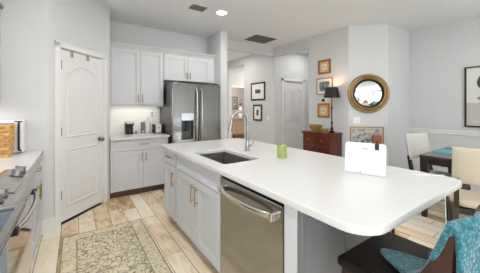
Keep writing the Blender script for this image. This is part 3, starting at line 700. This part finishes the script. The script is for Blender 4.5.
# range
ry0, ry1 = 1.575, 2.372
t = thing('range', 'stainless steel gas range with front knobs on the left wall', 'range', (-.6, 1.97, 0))
MB().box(-.925, -.315, ry0, ry1, .06, .895).build('body', DSTEEL, t)
MB().box(-.90, -.36, ry0 + .02, ry1 - .02, 0, .06).build('plinth', BLACK, t)
MB().box(-.925, -.40, ry0, ry1, .895, .915, .003).build('cooktop', mat('cooktop_steel', (.42, .41, .40), .3, 1), t)
# sloping control panel
mb = MB(); prof = [(-.42, .895), (-.42, .925), (-.395, .928), (-.262, .893), (-.248, .880), (-.248, .800), (-.315, .795)]
a = [mb.b.verts.new((x, ry0, z)) for x, z in prof]; c = [mb.b.verts.new((x, ry1, z)) for x, z in prof]
mb.b.faces.new(a); mb.b.faces.new(c[::-1])
for i in range(len(prof)): mb.b.faces.new((a[i], c[i], c[(i + 1) % len(prof)], a[(i + 1) % len(prof)]))
cp = mb.build('control_panel', STEELH, t)
MSL = Matrix.Translation((-.33, 0, .9125)) @ Matrix.Rotation(math.atan2(.035, .133), 4, 'Y')
MB(MSL).box(-.052, .052, 1.80, 2.14, 0, .003, .001, 1).build('display', mat('grey_display_glass', s2l(128, 124, 120), .12), cp)
for y in (2.19, 2.29, 1.65, 1.745):
    x = 0.0
    k = MB(MSL).lathe([(0, 0), (.037, 0), (.037, .006), (.030, .010), (.026, .032), (.022, .036), (0, .037)], (x, y, .002), 22).box(x - .030, x + .030, y - .007, y + .007, .030, .045, .003)
    k.build('knob', KNOBM, cp, smooth=40)
# burners and grates
mb = MB()
for y0 in (ry0 + .03, ry0 + .41):
    y1 = y0 + .355
    for x in (-.88, -.66, -.455): mb.box(x - .008, x + .008, y0, y1, .935, .955, .002, 1)
    for y in (y0, (y0 + y1) / 2, y1): mb.box(-.888, -.447, y - .008, y + .008, .937, .957, .002, 1)
    for x in (-.88, -.455):
        for y in (y0, y1): mb.box(x - .01, x + .01, y - .01, y + .01, .915, .94)
mb.build('grate', BLACK, t)
for x, y in ((-.76, 1.78), (-.76, 2.16), (-.54, 1.78), (-.54, 2.16)):
    MB().lathe([(0, 0), (.05, 0), (.05, .008), (.036, .012), (.034, .020), (0, .021)], (x, y, .9155), 20).build('burner', BLACK, t, smooth=40)
OVG = mat('oven_door_mirror_glass', (.42, .38, .34), .07, 1.0)
od = MB().box(-.315, -.272, ry0, ry1, .20, .785, .004).build('oven_door', OVG, t)
MB().box(-.318, -.268, ry0 - .002, ry0 + .018, .20, .785, .003).build('door_edge', mat('blue_grey_enamel', s2l(150, 158, 168), .35), od)
MB().box(-.315, -.275, ry0, ry1, .065, .19, .004).build('drawer', STEELH, t)
mb = MB(); pts = []
for k in range(25):
    u = k / 24; pts.append((-.262 + .045 * math.sin(PI * u) ** .5, ry1 - .05 - (ry1 - ry0 - .10) * u, .752))
mb.tube(pts, .013, 12).build('handle', CHROME, od, smooth=60)
MB().box(-.275, -.235, ry1 - .07, ry1 - .03, .735, .77, .004).build('handle_bracket', BLACK, od)
MB().box(-.275, -.235, ry0 + .03, ry0 + .07, .735, .77, .004).build('handle_bracket', BLACK, od)
# neighbouring base cabinet nearer the camera with a glass tray on it
t = thing('base_cabinet', 'grey base cabinet on the near side of the range', 'cabinet', (-.6, 1.1, 0))
MB().box(-.925, -.316, .60, 1.57, .105, .88).build('body', CAB, t)
MB().box(-.925, -.38, .60, 1.57, 0, .105).build('toe_kick', TOE, t)
d = door_front(FLc, .605, 1.565, .715, .865, t, name='drawer'); pull(FLc, 1.08, .80, .15, False, d)
door_front(FLc, .605, 1.083, .112, .705, t, 1.05, .60); door_front(FLc, 1.087, 1.565, .112, .705, t, 1.12, .60)
tag(MB().box(-.928, -.288, .60, 1.568, .882, .915, .003).build('near_countertop', QUARTZ), 'white quartz countertop at the photo edge on the near side of the range', 'countertop')
t = thing('serving_tray', 'steel-rimmed tray with a dark blue glass base beside the range at the left edge', 'tray', (-.4, 1.2, .916))
MB().box(-.60, -.19, .98, 1.475, .917, .923).build('glass_base', mat('blue_grey_glass', s2l(78, 92, 110), .08), t)
MB().box(-.60, -.19, 1.435, 1.475, .923, .940, .003).box(-.215, -.19, .98, 1.435, .923, .940, .003).box(-.60, -.58, .98, 1.455, .923, .938, .003).box(-.58, -.21, .98, 1.0, .923, .938, .003).build('rim', steel_material('tray_steel', (.36, .35, .35), .3), t)
# left wall cabinet, only its crown corner peeks in
t = thing('wall_cabinet', 'grey wall cabinet on the left wall whose crown corner shows at the upper left edge', 'cabinet', (-.77, 2.9, 1.42))
MB().box(-.928, -.64, 2.39, 3.37, 1.42, 2.335).build('body', CAB, t)
FU = frame((-.64, 0, 0), (0, 1, 0), (1, 0, 0))
door_front(FU, 2.395, 2.878, 1.425, 2.33, t, 2.85, 1.53); door_front(FU, 2.882, 3.365, 1.425, 2.33, t, 2.91, 1.53)
MB().box(-.928, -.63, 2.38, 3.375, 2.336, 2.37).box(-.928, -.605, 2.38, 3.375, 2.37, 2.40).build('crown', GREYP, t)
t = thing('under_cabinet_light', 'added unseen strip light under the left wall cabinet, brightening the microwave corner', 'light', (-.78, 2.9, 1.42))
MB().box(-.80, -.77, 2.5, 3.3, 1.408, 1.419).build('housing', WPLAST, t)
area('under_cabinet_lamp', (-.76, 2.85, 1.40), (0, 0, 0), .05, .8, 2.4, (1, .96, .9))  # added lamp that lifts the brightness of the corner counter
# microwave
t = thing('microwave', 'white countertop microwave with a black bar handle behind the basket', 'microwave', (-.68, 3.28, .915))
MB().box(-.905, -.43, 3.225, 3.372, .922, 1.246, .012).build('body', WPLAST, t)
MB().tube([(-.463, 3.225, 1.222), (-.463, 3.195, 1.222), (-.463, 3.188, 1.20), (-.463, 3.188, .975), (-.463, 3.195, .955), (-.445, 3.20, .94)], .009, 10).tube([(-.463, 3.225, .965), (-.463, 3.192, .965)], .009, 10).build('handle', BLACK, t, smooth=50)
MB().box(-.50, -.44, 3.222, 3.226, 1.228, 1.238).build('control_strip', BLACK, t)
MB().box(-.89, -.50, 3.220, 3.227, .95, 1.22, .004).build('door_glass', GREYP, t)
for x in (-.88, -.46): MB().box(x - .015, x + .015, 3.24, 3.27, .9155, .923).build('foot', BLACK, t)
# woven basket
WICK = wood_material('honey_wicker', s2l(160, 106, 48), s2l(240, 196, 124), .55, axis=0, scale=40, coat=0)
t = thing('woven_basket', 'honey coloured woven basket on the corner counter in front of the microwave', 'basket', (-.66, 3.085, .915))
mb = MB(); bx, by = -.660, 3.085
def wall_strip(j, rows):
    # one horizontal woven band around the basket
    z0 = .918 + j * .285 / rows; hh = .285 / rows * .96
    n = 112
    def fn(u, v):
        a = 2 * PI * u; ca, sa = math.cos(a), math.sin(a)
        p = 7.0; k = (abs(ca) ** p + abs(sa) ** p) ** (-1 / p)
        s = 1 + .10 * (z0 + hh * v - .918) / .285
        bulge = .010 * math.sin(a * 14 + j * PI) + .003 * math.sin(PI * v)
        return Vector((bx + ca * k * (.155 * s + bulge), by + sa * k * (.080 * s + bulge), z0 + hh * v))
    mb.grid(fn, n, 4, closed_u=True)
for j in range(9): wall_strip(j, 9)
mb.box(bx - .15, bx + .15, by - .075, by + .075, .917, .922)
mb.build('woven_body', WICK, t, smooth=30)
mb = MB()
pts = []
for k in range(48):
    a = 2 * PI * k / 48; ca, sa = math.cos(a), math.sin(a); kk = (abs(ca) ** 7 + abs(sa) ** 7) ** (-1 / 7)
    pts.append((bx + ca * kk * .172, by + sa * kk * .090, 1.205))
mb.tube(pts, .009, 8, closed=True)
mb.build('rim', WICK, t, smooth=60)

# ------------------------------------------------------------------ rug
rug = MB().box(-.12, .665, 1.30, 3.13, .001, .011, .003)
tag(rug.build('runner_rug', rug_material()), 'cream and sage patterned runner rug on the tile floor between range and island', 'rug')

# ------------------------------------------------------------------ bar stool with throw
sx, sy = 1.275, .48
SZ = .655
t = thing('bar_stool', 'dark leather counter stool with walnut frame pushed under the island corner', 'stool', (sx, sy, 0))
mb = MB()
def cushion(x0, x1, y0, y1, z0, z1, n=14, p=.25):
    def fn(u, v):
        a = 2 * PI * u; ca, sa = math.cos(a), math.sin(a); q = 5; k = (abs(ca) ** q + abs(sa) ** q) ** (-1 / q)
        ph = PI * (v - .5); rr = math.cos(ph) ** .35 if abs(ph) < PI / 2 - 1e-4 else 0
        return Vector(((x0 + x1) / 2 + ca * k * rr * (x1 - x0) / 2, (y0 + y1) / 2 + sa * k * rr * (y1 - y0) / 2, (z0 + z1) / 2 + math.copysign(abs(math.sin(ph)) ** .8, ph) * (z1 - z0) / 2))
    return fn
mb.box(1.042, 1.508, .27, .705, SZ - .05, SZ, .02, 4)
mb.build('seat', LEATHER, t, smooth=60)
MB().box(1.06, 1.49, .28, .685, SZ - .10, SZ - .055, .006).build('seat_frame', WALNUT, t)
for x, y in ((1.075, .67), (1.475, .67), (1.085, .27), (1.465, .27)):
    dx = -.02 if x < sx else .02; dy = .03 if y > sy else -.05
    MB().tube([(x, y, SZ - .08), (x + dx * .3, y + dy * .2, .42), (x + dx, y + dy * .7, .15), (x + dx * 1.2, y + dy, 0.0)], [.021, .019, .015, .012], 10).build('leg', WALNUT, t, smooth=60)
MB().cyl((1.07, .69, .24), (1.48, .69, .24), .011).cyl((1.07, .25, .30), (1.48, .25, .30), .011).cyl((1.06, .25, .27), (1.06, .69, .27), .011).cyl((1.49, .25, .27), (1.49, .69, .27), .011).build('footrest', WALNUT, t, smooth=50)
# backrest: curved panel with wedge side stiles
BT = .935
mb = MB()
def back(u, v):   # closed section across the panel thickness
    x = 1.06 + (1.49 - 1.06) * u; cur = .05 * (2 * u - 1) ** 2
    a = 2 * PI * v; ty = .013 * math.cos(a)
    z = (SZ - .02 + BT) / 2 + (BT - SZ + .02) / 2 * math.copysign(abs(math.sin(a)) ** .6, math.sin(a))
    lean = .05 * (1 - (z - SZ) / (BT - SZ))
    return Vector((x, .235 + cur + lean + ty, z))
mb.grid(back, 24, 25)
mb.build('backrest', WALNUT, t, smooth=50)
for xs in (1.052, 1.498):
    P = [(.262, BT), (.288, BT), (.315, .85), (.36, .76), (.42, SZ - .01), (.275, SZ - .06), (.268, .80)]
    mb = MB(); a = [mb.b.verts.new((xs - .011, y, z)) for y, z in P]; c = [mb.b.verts.new((xs + .011, y, z)) for y, z in P]
    mb.b.faces.new(a); mb.b.faces.new(c[::-1])
    for i in range(len(P)): mb.b.faces.new((a[i], c[i], c[(i + 1) % len(P)], a[(i + 1) % len(P)]))
    mb.build('side_stile', WALNUT, t)
# knitted throw: a draped sheet over the top rail; front flap falls onto the seat, rear flap hangs down
def throw_mesh(x0, x1, front, rear, nu, nv, puff, ph):
    mb = MB()
    prof_len = len(front) + len(rear)
    path = [Vector(p) for p in front] + [Vector(p) for p in rear]
    sp = smoothpath(path, 8)
    def fn(u, v):
        i = v * (len(sp) - 1); k = min(int(i), len(sp) - 2); p = sp[k].lerp(sp[k + 1], i - k)
        q = min(1, u / .3); q = 1 - .7 * q * q * (3 - 2 * q)
        if p.y > .36: p = Vector((p.x, .36 + (p.y - .36) * q, p.z + .0))
        x = x0 + (x1 - x0) * u
        d = abs(v - .5) * 2
        wob = puff * math.sin(u * 13 + ph + 2 * v) * d * min(1, u * 4) + .004 * math.sin(u * 31 + v * 17)
        nrm = 1 if v > .5 else -1
        sm = min(1, u / .22); sm = sm * sm * (3 - 2 * sm)
        hump = math.exp(-((v - .5) / .12) ** 2)
        p = Vector((p.x, p.y - (.050 if v > .42 else .050 * v / .42) * sm, p.z + .022 * sm * hump))
        xx = x + p.x * (1 - u) + .010 * math.sin(v * 11 + u * 5)
        return Vector((xx, p.y - nrm * wob, p.z + .006 * math.sin(u * 9 + ph) + .010 * noise.noise(Vector((u * 6, v * 9, ph)))))
    mb.grid(fn, nu, nv)
    return mb
front = [(.17, .585, SZ + .012), (.11, .52, SZ + .018), (.05, .43, SZ + .03), (.0, .355, SZ + .10), (-.01, .315, SZ + .19), (-.012, .292, .90)]
rear = [(-.012, .275, .965), (-.014, .258, .950), (-.014, .254, .88), (-.012, .256, .78), (-.01, .262, .68), (-.01, .27, .50)]
mb = throw_mesh(1.055, 1.60, front, rear, 46, 90, .018, 1.1)
o = mb.build('throw_blanket', KNIT, smooth=180)
sd = o.modifiers.new('thick', 'SOLIDIFY'); sd.thickness = .022; sd.offset = 0
ss = o.modifiers.new('sub', 'SUBSURF'); ss.levels = 1; ss.render_levels = 1
tag(o, 'teal knitted throw blanket draped over the back of the bar stool', 'blanket')

# ------------------------------------------------------------------ dining table and chairs
TX0, TX1, TY1, TZ = 3.66, 4.74, 1.27, .765
t = thing('dining_table', 'dark wood dining table by the right wall beyond the island', 'table', (4.2, .35, 0))
MB().box(TX0, TX1, -.60, TY1, TZ - .03, TZ, .004).build('tabletop', mat('polished_dark_top', s2l(70, 64, 64), .12), t)
MB().box(TX0 + .01, TX1 - .01, TY1 - .035, TY1 - .01, TZ - .11, TZ - .03).box(TX0 + .01, TX0 + .035, -.59, TY1 - .01, TZ - .11, TZ - .03).box(TX1 - .035, TX1 - .01, -.59, TY1 - .01, TZ - .11, TZ - .03).box(TX0 + .01, TX1 - .01, -.59, -.565, TZ - .11, TZ - .03).build('apron', DWOOD, t)
for x, y in ((TX0 + .05, TY1 - .05), (TX1 - .05, TY1 - .05), (TX0 + .05, -.55), (TX1 - .05, -.55)):
    MB().bar((x - (.07 if x < 4 else -.07), y - .02, 0), (x, y, TZ - .03), .05, .05, .085, .085).build('leg', DWOOD, t)
tag(MB().box(4.02, 4.42, -.5, 1.23, TZ + .001, TZ + .006, .002).build('table_runner', mat('teal_cloth', s2l(96, 176, 186), .8, bump=.2)), 'teal cloth runner lying along the dark dining table', 'table runner')
def dining_chair(label, loc, rz, fab, arms=False):
    t = thing('dining_chair', label, 'chair', loc, rz)   # faces local +y
    def B(): return MB()
    mb = B(); mb.grid(cushion(-.235, .235, -.22, .24, .40, .49), 36, 11, closed_u=True); mb.build('seat', fab, t, local=True, smooth=60)
    B().box(-.22, .22, -.21, .22, .345, .40, .005).build('seat_frame', DWOOD, t, local=True)
    mb = B()
    def bk(u, v):
        x = -.235 + .47 * u; a = 2 * PI * v; z0, z1 = .65, 1.0
        cz = math.copysign(abs(math.sin(a)) ** .5, math.sin(a)); z = (z0 + z1) / 2 + (z1 - z0) / 2 * cz
        ey = (1 - (2 * u - 1) ** 8) ** .5 if abs(2 * u - 1) < 1 else 0
        return Vector((x, -.235 - .10 * (z - .5) / .5 + .03 * (2 * u - 1) ** 2 + .028 * math.cos(a) * max(ey, .15), z))
    mb.grid(bk, 20, 25)
    mb.build('backrest', fab, t, local=True, smooth=60)
    for x in (-.20, .20):
        B().bar((x, .20, 0), (x, .20, .36), .03, .03, .045, .045).build('leg', DWOOD, t, local=True)
        B().bar((x * 1.05, -.30, 0), (x, -.215, .42), .03, .035, .042, .05).bar((x, -.215, .40), (x, -.272, .70), .042, .05, .03, .035).build('leg', DWOOD, t, local=True)
    return t
dining_chair('cream upholstered dining chair with its back turned to the island at the right edge', (3.325, .638, 0), math.radians(-70), CREAM)
dining_chair('off-white upholstered dining chair at the far corner of the table by the grey wall', (3.99, 1.145, 0), math.radians(167), PALE)

# ------------------------------------------------------------------ chest, lamp, bowls, pictures on the picture wall
cx0, cx1, cy0, cy1, cz = 3.69, 4.055, 2.60, 3.24, .912
t = thing('wooden_chest', 'red mahogany chest with drawers and doors against the picture wall', 'chest', (3.87, 2.92, 0))
MB().box(cx0 + .015, cx1, cy0 + .015, cy1 - .015, .08, cz - .03).build('body', MAHO, t)
MB().box(cx0 - .01, cx1, cy0 - .005, cy1 + .01, cz - .03, cz, .006).build('top', MAHO, t)
MB().box(cx0, cx1, cy0, cy1, 0, .09, .006).build('plinth', MAHO, t)
FC = frame((cx0 + .015, 0, 0), (0, -1, 0), (-1, 0, 0))
ym = (cy0 + cy1) / 2
for y0, y1 in ((cy0 + .035, ym - .008), (ym + .008, cy1 - .035)):
    d = MB(FC).box(-y1, -y0, 0, .014, .68, cz - .05, .004).build('drawer', MAHO, t)
    MB(FC).lathe([(0, 0), (.008, 0), (.008, .012), (.017, .02), (.012, .03), (0, .03)], (-(y0 + y1) / 2, .014, .77), 16, axis='y').build('knob', BRASS, d, smooth=50)
    d = shaker(MB(FC), -y1, -y0, .11, .665, .014, .05).build('door', MAHO, t)
    MB(FC).lathe([(0, 0), (.007, 0), (.007, .01), (.014, .018), (0, .026)], (-(y1 - .03 if y0 < ym - .1 else y0 + .03), .014, .42), 16, axis='y').build('knob', BRASS, d, smooth=50)
# lamp
lx, ly = 3.90, 2.715
t = thing('table_lamp', 'lit table lamp with a black shade and turned bronze base on the chest', 'lamp', (lx, ly, cz))
BRZ = mat('dark_bronze', s2l(70, 48, 32), .3, .7)
MB().lathe([(0, 0), (.060, 0), (.062, .012), (.045, .022), (.020, .04), (.028, .06), (.030, .08), (.014, .10), (.010, .15), (.022, .17), (.022, .185), (.010, .20), (.012, .44), (.022, .46), (.010, .48), (.008, .68), (0, .68)], (lx, ly, cz + .001), 20).build('base', BRZ, t, smooth=50)
z0 = cz + .645
SH = mat('black_shade_cloth', (.010, .009, .008), .6)
MB().lathe([(.142, z0), (.104, z0 + .185), (.1025, z0 + .185), (.1405, z0), (.142, z0)], (lx, ly, 0), 36).build('lamp_shade', SH, t, smooth=40)
MB().lathe([(.1390, z0 + .002), (.1020, z0 + .183), (.1010, z0 + .183), (.1380, z0 + .002), (.1390, z0 + .002)], (lx, ly, 0), 36).build('shade_lining', mat('gold_lining', s2l(214, 170, 100), .5), t, smooth=40)
MB().lathe([(0, 0), (.014, .005), (.028, .04), (.028, .06), (0, .085)], (lx, ly, cz + .68), 16).build('bulb', mat('lit_bulb', (1, .9, .7), .4, emis=(1, .82, .58), estr=25), t, smooth=50)
pl = bpy.data.lights.new('lamp_bulb_light', 'POINT'); pl.energy = 9; pl.color = (1, .78, .52); pl.shadow_soft_size = .03
po = bpy.data.objects.new('lamp_bulb_light', pl); COL.objects.link(po); po.location = (lx, ly, cz + .74)
# bowls
def bowl(x, y, r, h, label, m):
    MBm = MB().lathe([(0, .0), (r * .5, .0), (r * .52, h * .12), (r * .8, h * .45), (r, h), (r * .96, h), (r * .74, h * .45), (r * .4, h * .2), (0, h * .18)], (x, y, cz + .001), 28)
    tag(MBm.build('gold_bowl', m, smooth=50), label, 'bowl')
GB = mat('mottled_gold', s2l(200, 168, 92), .35, .35, var=.4, vscale=40)
bowl(3.89, 3.08, .132, .125, 'larger mottled gold bowl at the far end of the wooden chest', GB)
bowl(3.80, 2.80, .080, .075, 'smaller gold bowl beside the lamp base on the wooden chest', GB)
# framed pictures
def art(name_mat, c0, cols, scale, thr=.5):
    m = bpy.data.materials.new(name_mat); m.use_nodes = True; nt = m.node_tree; b = nt.nodes['Principled BSDF']
    tc = nt.nodes.new('ShaderNodeTexCoord'); n = nt.nodes.new('ShaderNodeTexNoise'); n.inputs['Scale'].default_value = scale; n.inputs['Detail'].default_value = 4
    nt.links.new(tc.outputs['Object'], n.inputs['Vector']); c = ramp(nt, n.outputs['Fac'], cols); nt.links.new(c, b.inputs['Base Color']); b.inputs['Roughness'].default_value = .4
    return m
MATB = mat('white_mat_board', s2l(236, 234, 228), .8); MATT = mat('tan_mat_board', s2l(214, 180, 136), .8)
def picture(label, F, x0, x1, z0, z1, fw, fm, mw, mm, am, group=None, depth=.022, inner=None):
    c = F @ Vector(((x0 + x1) / 2, 0, z0)); t = thing('framed_picture', label, 'picture', c, group=group)
    MB(F).box(x0, x0 + fw, .001, depth, z0, z1, .003).box(x1 - fw, x1, .001, depth, z0, z1, .003).box(x0 + fw, x1 - fw, .001, depth, z0, z0 + fw, .003).box(x0 + fw, x1 - fw, .001, depth, z1 - fw, z1, .003).build('frame', fm, t)
    MB(F).box(x0 + fw, x1 - fw, .002, depth * .45, z0 + fw, z1 - fw).build('mat_board', mm, t)
    q = fw + mw
    MB(F).box(x0 + q, x1 - q, depth * .45, depth * .5, z0 + q, z1 - q).build('print', am, t)
    if inner:
        q2 = q + inner[0]; MB(F).box(x0 + q2, x1 - q2, depth * .5, depth * .56, z0 + q2, z1 - q2).build('print_centre', inner[1], t)
    return t
FP = frame((4.07, 0, 0), (0, -1, 0), (-1, 0, 0))
DARKART = art('dark_photo_print', 0, [(.35, s2l(28, 28, 30)), (.6, s2l(90, 90, 92)), (.75, s2l(170, 170, 168))], 22)
picture('black framed print with a wide white mat on the hall wall, upper of the two', FP, -5.404, -4.80, 1.57, 2.05, .038, BLACK, .15, MATB, DARKART)
picture('black framed upright print with white mat on the hall wall, lower of the two', FP, -5.30, -4.925, 1.02, 1.453, .04, BLACK, .10, MATB, DARKART)
SKETCH = art('sepia_sketch', 0, [(.35, s2l(120, 110, 100)), (.55, s2l(214, 206, 192)), (.7, s2l(236, 230, 220))], 40)
picture('square honey wood framed sketch on the picture wall, top of the three above the chest', FP, -3.141, -2.851, 2.035, 2.315, .04, FRAMEW, .05, MATT, MATB, inner=(.018, SKETCH))
LAND = art('landscape_print', 0, [(.35, s2l(70, 78, 84)), (.5, s2l(128, 140, 132)), (.65, s2l(196, 198, 190))], 12)
picture('wider landscape print in a brown frame behind the lamp shade above the chest', FP, -3.178, -2.808, 1.63, 1.955, .016, FRAMEW, .05, MATB, LAND)
GREENSK = art('small_print', 0, [(.35, s2l(130, 120, 84)), (.55, s2l(206, 196, 160)), (.7, s2l(236, 230, 214))], 40)
picture('square gilt framed sketch low on the picture wall beside the lamp stem', FP, -3.153, -2.873, 1.172, 1.457, .04, mat('orange_gilt', s2l(190, 128, 58), .4, .3), .05, MATT, MATB, inner=(.016, GREENSK))
t = thing('thermostat', 'small dark wall thermostat on a white plate just below the lamp shade', 'thermostat', (4.07, 3.02, 1.55))
MB(FP).box(-3.075, -2.93, .0, .006, 1.475, 1.56, .002).build('plate', WPLAST, t)
MB(FP).box(-3.055, -2.985, .006, .016, 1.49, 1.545, .003).build('screen', BLACK, t)
t = thing('light_switch', 'white light switch plate on the hall wall near the header opening', 'light switch', (4.07, 4.68, 1.1))
MB(FP).box(-4.72, -4.64, 0, .006, 1.05, 1.17, .002).build('plate', WPLAST, t)
MB(FP).box(-4.70, -4.66, .006, .010, 1.08, 1.14, .002).build('rocker', WPLAST, t)
# things on the mirror wall
s = 2 ** -.5
FM = frame((4.07, 2.49, 0), (1, -1, 0), (-1, -1, 0))
mc, mz, R = .325, 1.622, .347
t = thing('round_mirror', 'round convex mirror in a stepped gold frame with black inner ring on the angled wall', 'mirror', FM @ Vector((mc, 0, mz)))
MB(FM).lathe([(.345, .001), (R, .012), (.345, .030), (.332, .040), (.318, .038), (.308, .030), (.300, .034), (.288, .046), (.272, .050), (.258, .042), (.254, .030), (.254, .001)], (mc, 0, mz), 64, axis='y').build('gold_frame', GOLD, t, smooth=40)
MB(FM).lathe([(.254, .002), (.254, .032), (.247, .036), (.238, .030), (.233, .016), (.233, .002)], (mc, 0, mz), 64, axis='y').build('black_ring', BLACK, t, smooth=40)
prof = [(0.2345 * math.sin(k / 12 * PI / 2), .012 + .030 * (math.cos(k / 12 * PI / 2))) for k in range(13)]
Rs = .85
prof = [(.2345 * k / 14, .014 + (math.sqrt(Rs ** 2 - (.2345 * k / 14) ** 2) - math.sqrt(Rs ** 2 - .2345 ** 2))) for k in range(15)]
MB(FM).lathe(prof, (mc, 0, mz), 64, axis='y').build('mirror_glass', mat('mirror_silver', (.92, .93, .94), .01, 1), t, smooth=180)
t = thing('switch_plate', 'blank white double wall plate below the round mirror', 'wall plate', FM @ Vector((.14, 0, 1.1)))
MB(FM).box(.075, .195, 0, .006, 1.085, 1.20, .002).build('plate', WPLAST, t)
MB(FM).box(.095, .125, .006, .009, 1.11, 1.175).box(.145, .175, .006, .009, 1.11, 1.175).build('rocker', WPLAST, t)
CITY = art('city_sketch_print', 0, [(.32, s2l(84, 90, 104)), (.45, s2l(150, 154, 162)), (.56, s2l(196, 196, 190)), (.8, s2l(222, 214, 194))], 14)
picture('wide thin-framed grey city sketch hung low on the angled wall behind the tablet', FM, .025, .575, .70, 1.03, .012, FRAMEW, .03, mat('sand_mat_board', s2l(206, 196, 172), .8), CITY)
t = thing('brick_coloured_box', 'small terracotta striped box in front of the low picture beside the tablet clip', 'box', FM @ Vector((.43, .18, 0)))
MB(FM).box(.33, .53, .10, .26, 0, .66, .004).build('pedestal', WPLAST, t)
MB(FM).box(.345, .475, .12, .22, .661, .90, .006).build('box', mat('terracotta', s2l(178, 112, 84), .7, var=.4, vscale=30), t)

# art on the dining wall
FA = frame((5.40, 0, 0), (0, -1, 0), (-1, 0, 0))
t = thing('framed_art', 'tall black framed print of green leaves in a pale vase on the right wall', 'picture', (5.4, .85, 1.05))
ax0, ax1, az0, az1 = -1.214, -.40, 1.05, 2.045
fw = .022
MB(FA).box(ax0, ax0 + fw, .001, .03, az0, az1).box(ax1 - fw, ax1, .001, .03, az0, az1).box(ax0 + fw, ax1 - fw, .001, .03, az0, az0 + fw).box(ax0 + fw, ax1 - fw, .001, .03, az1 - fw, az1).build('frame', BLACK, t)
pb = MB(FA).box(ax0 + fw, ax1 - fw, .002, .012, az0 + fw, az1 - fw).build('print_paper', mat('print_paper', s2l(226, 224, 218), .7), t)
MB(FA).box(ax0 + fw, ax1 - fw, .012, .0125, az0 + fw, az0 + .40).build('pale_lower_field', mat('print_shade', s2l(206, 204, 196), .7, var=.25, vscale=8), pb)
G1 = mat('leaf_green', s2l(62, 98, 84), .7, var=.4, vscale=12); G2 = mat('leaf_sage', s2l(150, 158, 140), .7, var=.4, vscale=12)
def blob(x, z, rx, rz, rot, m):
    mb = MB(FA); n = 28; P = []
    for k in range(n):
        a = 2 * PI * k / n; r = 1 + .06 * math.sin(3 * a + x * 9); px = rx * r * math.cos(a); pz = rz * r * math.sin(a)
        P.append((x + px * math.cos(rot) - pz * math.sin(rot), z + px * math.sin(rot) + pz * math.cos(rot)))
    a = [mb.b.verts.new((p[0], .0125, p[1])) for p in P]; c = [mb.b.verts.new((p[0], .0140, p[1])) for p in P]
    mb.b.faces.new(a); mb.b.faces.new(c[::-1])
    for i in range(n): mb.b.faces.new((a[i], c[i], c[(i + 1) % n], a[(i + 1) % n]))
    mb._x(a + c); mb.build('printed_leaf', m, pb)
for x, z, rx, rz, rot, m in ((-.98, 1.78, .085, .12, .2, G1), (-.82, 1.87, .10, .07, .4, G1), (-.92, 1.60, .05, .03, .3, G2), (-1.02, 1.52, .045, .03, -.4, G2), (-.86, 1.52, .06, .045, .2, G2), (-.90, 1.45, .05, .035, .1, G1), (-.70, 1.70, .09, .07, .5, G1), (-.75, 1.50, .06, .04, 0, G2)):
    blob(x, z, rx, rz, rot, m)
mb = MB(FA)
P = [(-.93, 1.10), (-.65, 1.10), (-.63, 1.28), (-.72, 1.40), (-.86, 1.40), (-.95, 1.28)]
a = [mb.b.verts.new((p[0], .0127, p[1])) for p in P]; c = [mb.b.verts.new((p[0], .0142, p[1])) for p in P]
mb.b.faces.new(a); mb.b.faces.new(c[::-1])
for i in range(len(P)): mb.b.faces.new((a[i], c[i], c[(i + 1) % len(P)], a[(i + 1) % len(P)]))
mb._x(a + c); mb.build('printed_vase', MATB, pb)

# ------------------------------------------------------------------ far room seen through the hall opening
FR = frame((0, 9.0, 0), (1, 0, 0), (0, -1, 0))
picture('dark landscape painting on the far room wall seen through the hall opening', FR, 5.58, 5.98, 1.31, 1.85, .03, BLACK, .01, MATB, LAND)
t = thing('console_table', 'tan wooden console in the far room seen behind the faucet', 'console', (6.0, 8.7, 0))
TANW = mat('tan_wood', s2l(176, 156, 130), .5)
MB().box(5.45, 6.60, 8.50, 8.95, .88, .92).build('top', TANW, t)
MB().box(5.50, 6.55, 8.53, 8.93, .25, .88).build('body', TANW, t)
for x in (5.52, 6.53):
    for y in (8.55, 8.91): MB().bar((x, y, 0), (x, y, .26), .04, .04).build('leg', WALNUT, t)
t = thing('flower_vase', 'white vase with brownish flowers on the far room console', 'vase', (5.98, 8.7, .921))
MB().lathe([(0, 0), (.07, 0), (.11, .14), (.09, .34), (.05, .46), (.06, .50), (0, .50)], (5.98, 8.7, .921), 20).build('vase', WPLAST, t, smooth=50)
mb = MB()
for k in range(14):
    a = random.uniform(0, 6.28); r = random.uniform(0, .10)
    bmesh.ops.create_icosphere(mb.b, subdivisions=1, radius=random.uniform(.035, .06), matrix=Matrix.Translation((5.98 + r * math.cos(a), 8.7 + r * math.sin(a), 1.46 + random.uniform(0, .30))))
mb.build('flowers', mat('mixed_flowers', s2l(190, 170, 160), .8, var=.9, vscale=14), t, smooth=60)
area('hall_lamp', (3.2, 5.6, CEIL - .02), (0, 0, 0), .5, .5, 15, (1, .96, .90))
area('alcove_lamp', (4.85, 3.85, CEIL - .02), (0, 0, 0), .4, .4, 7, (1, .98, .95))
area('passage_lamp', (5.2, 5.9, CEIL - .02), (0, 0, 0), .5, .5, 26, (1, .95, .86))
area('far_room_lamp', (4.8, 8.0, CEIL - .02), (0, 0, 0), 1, 1, 60, (1, .95, .9))
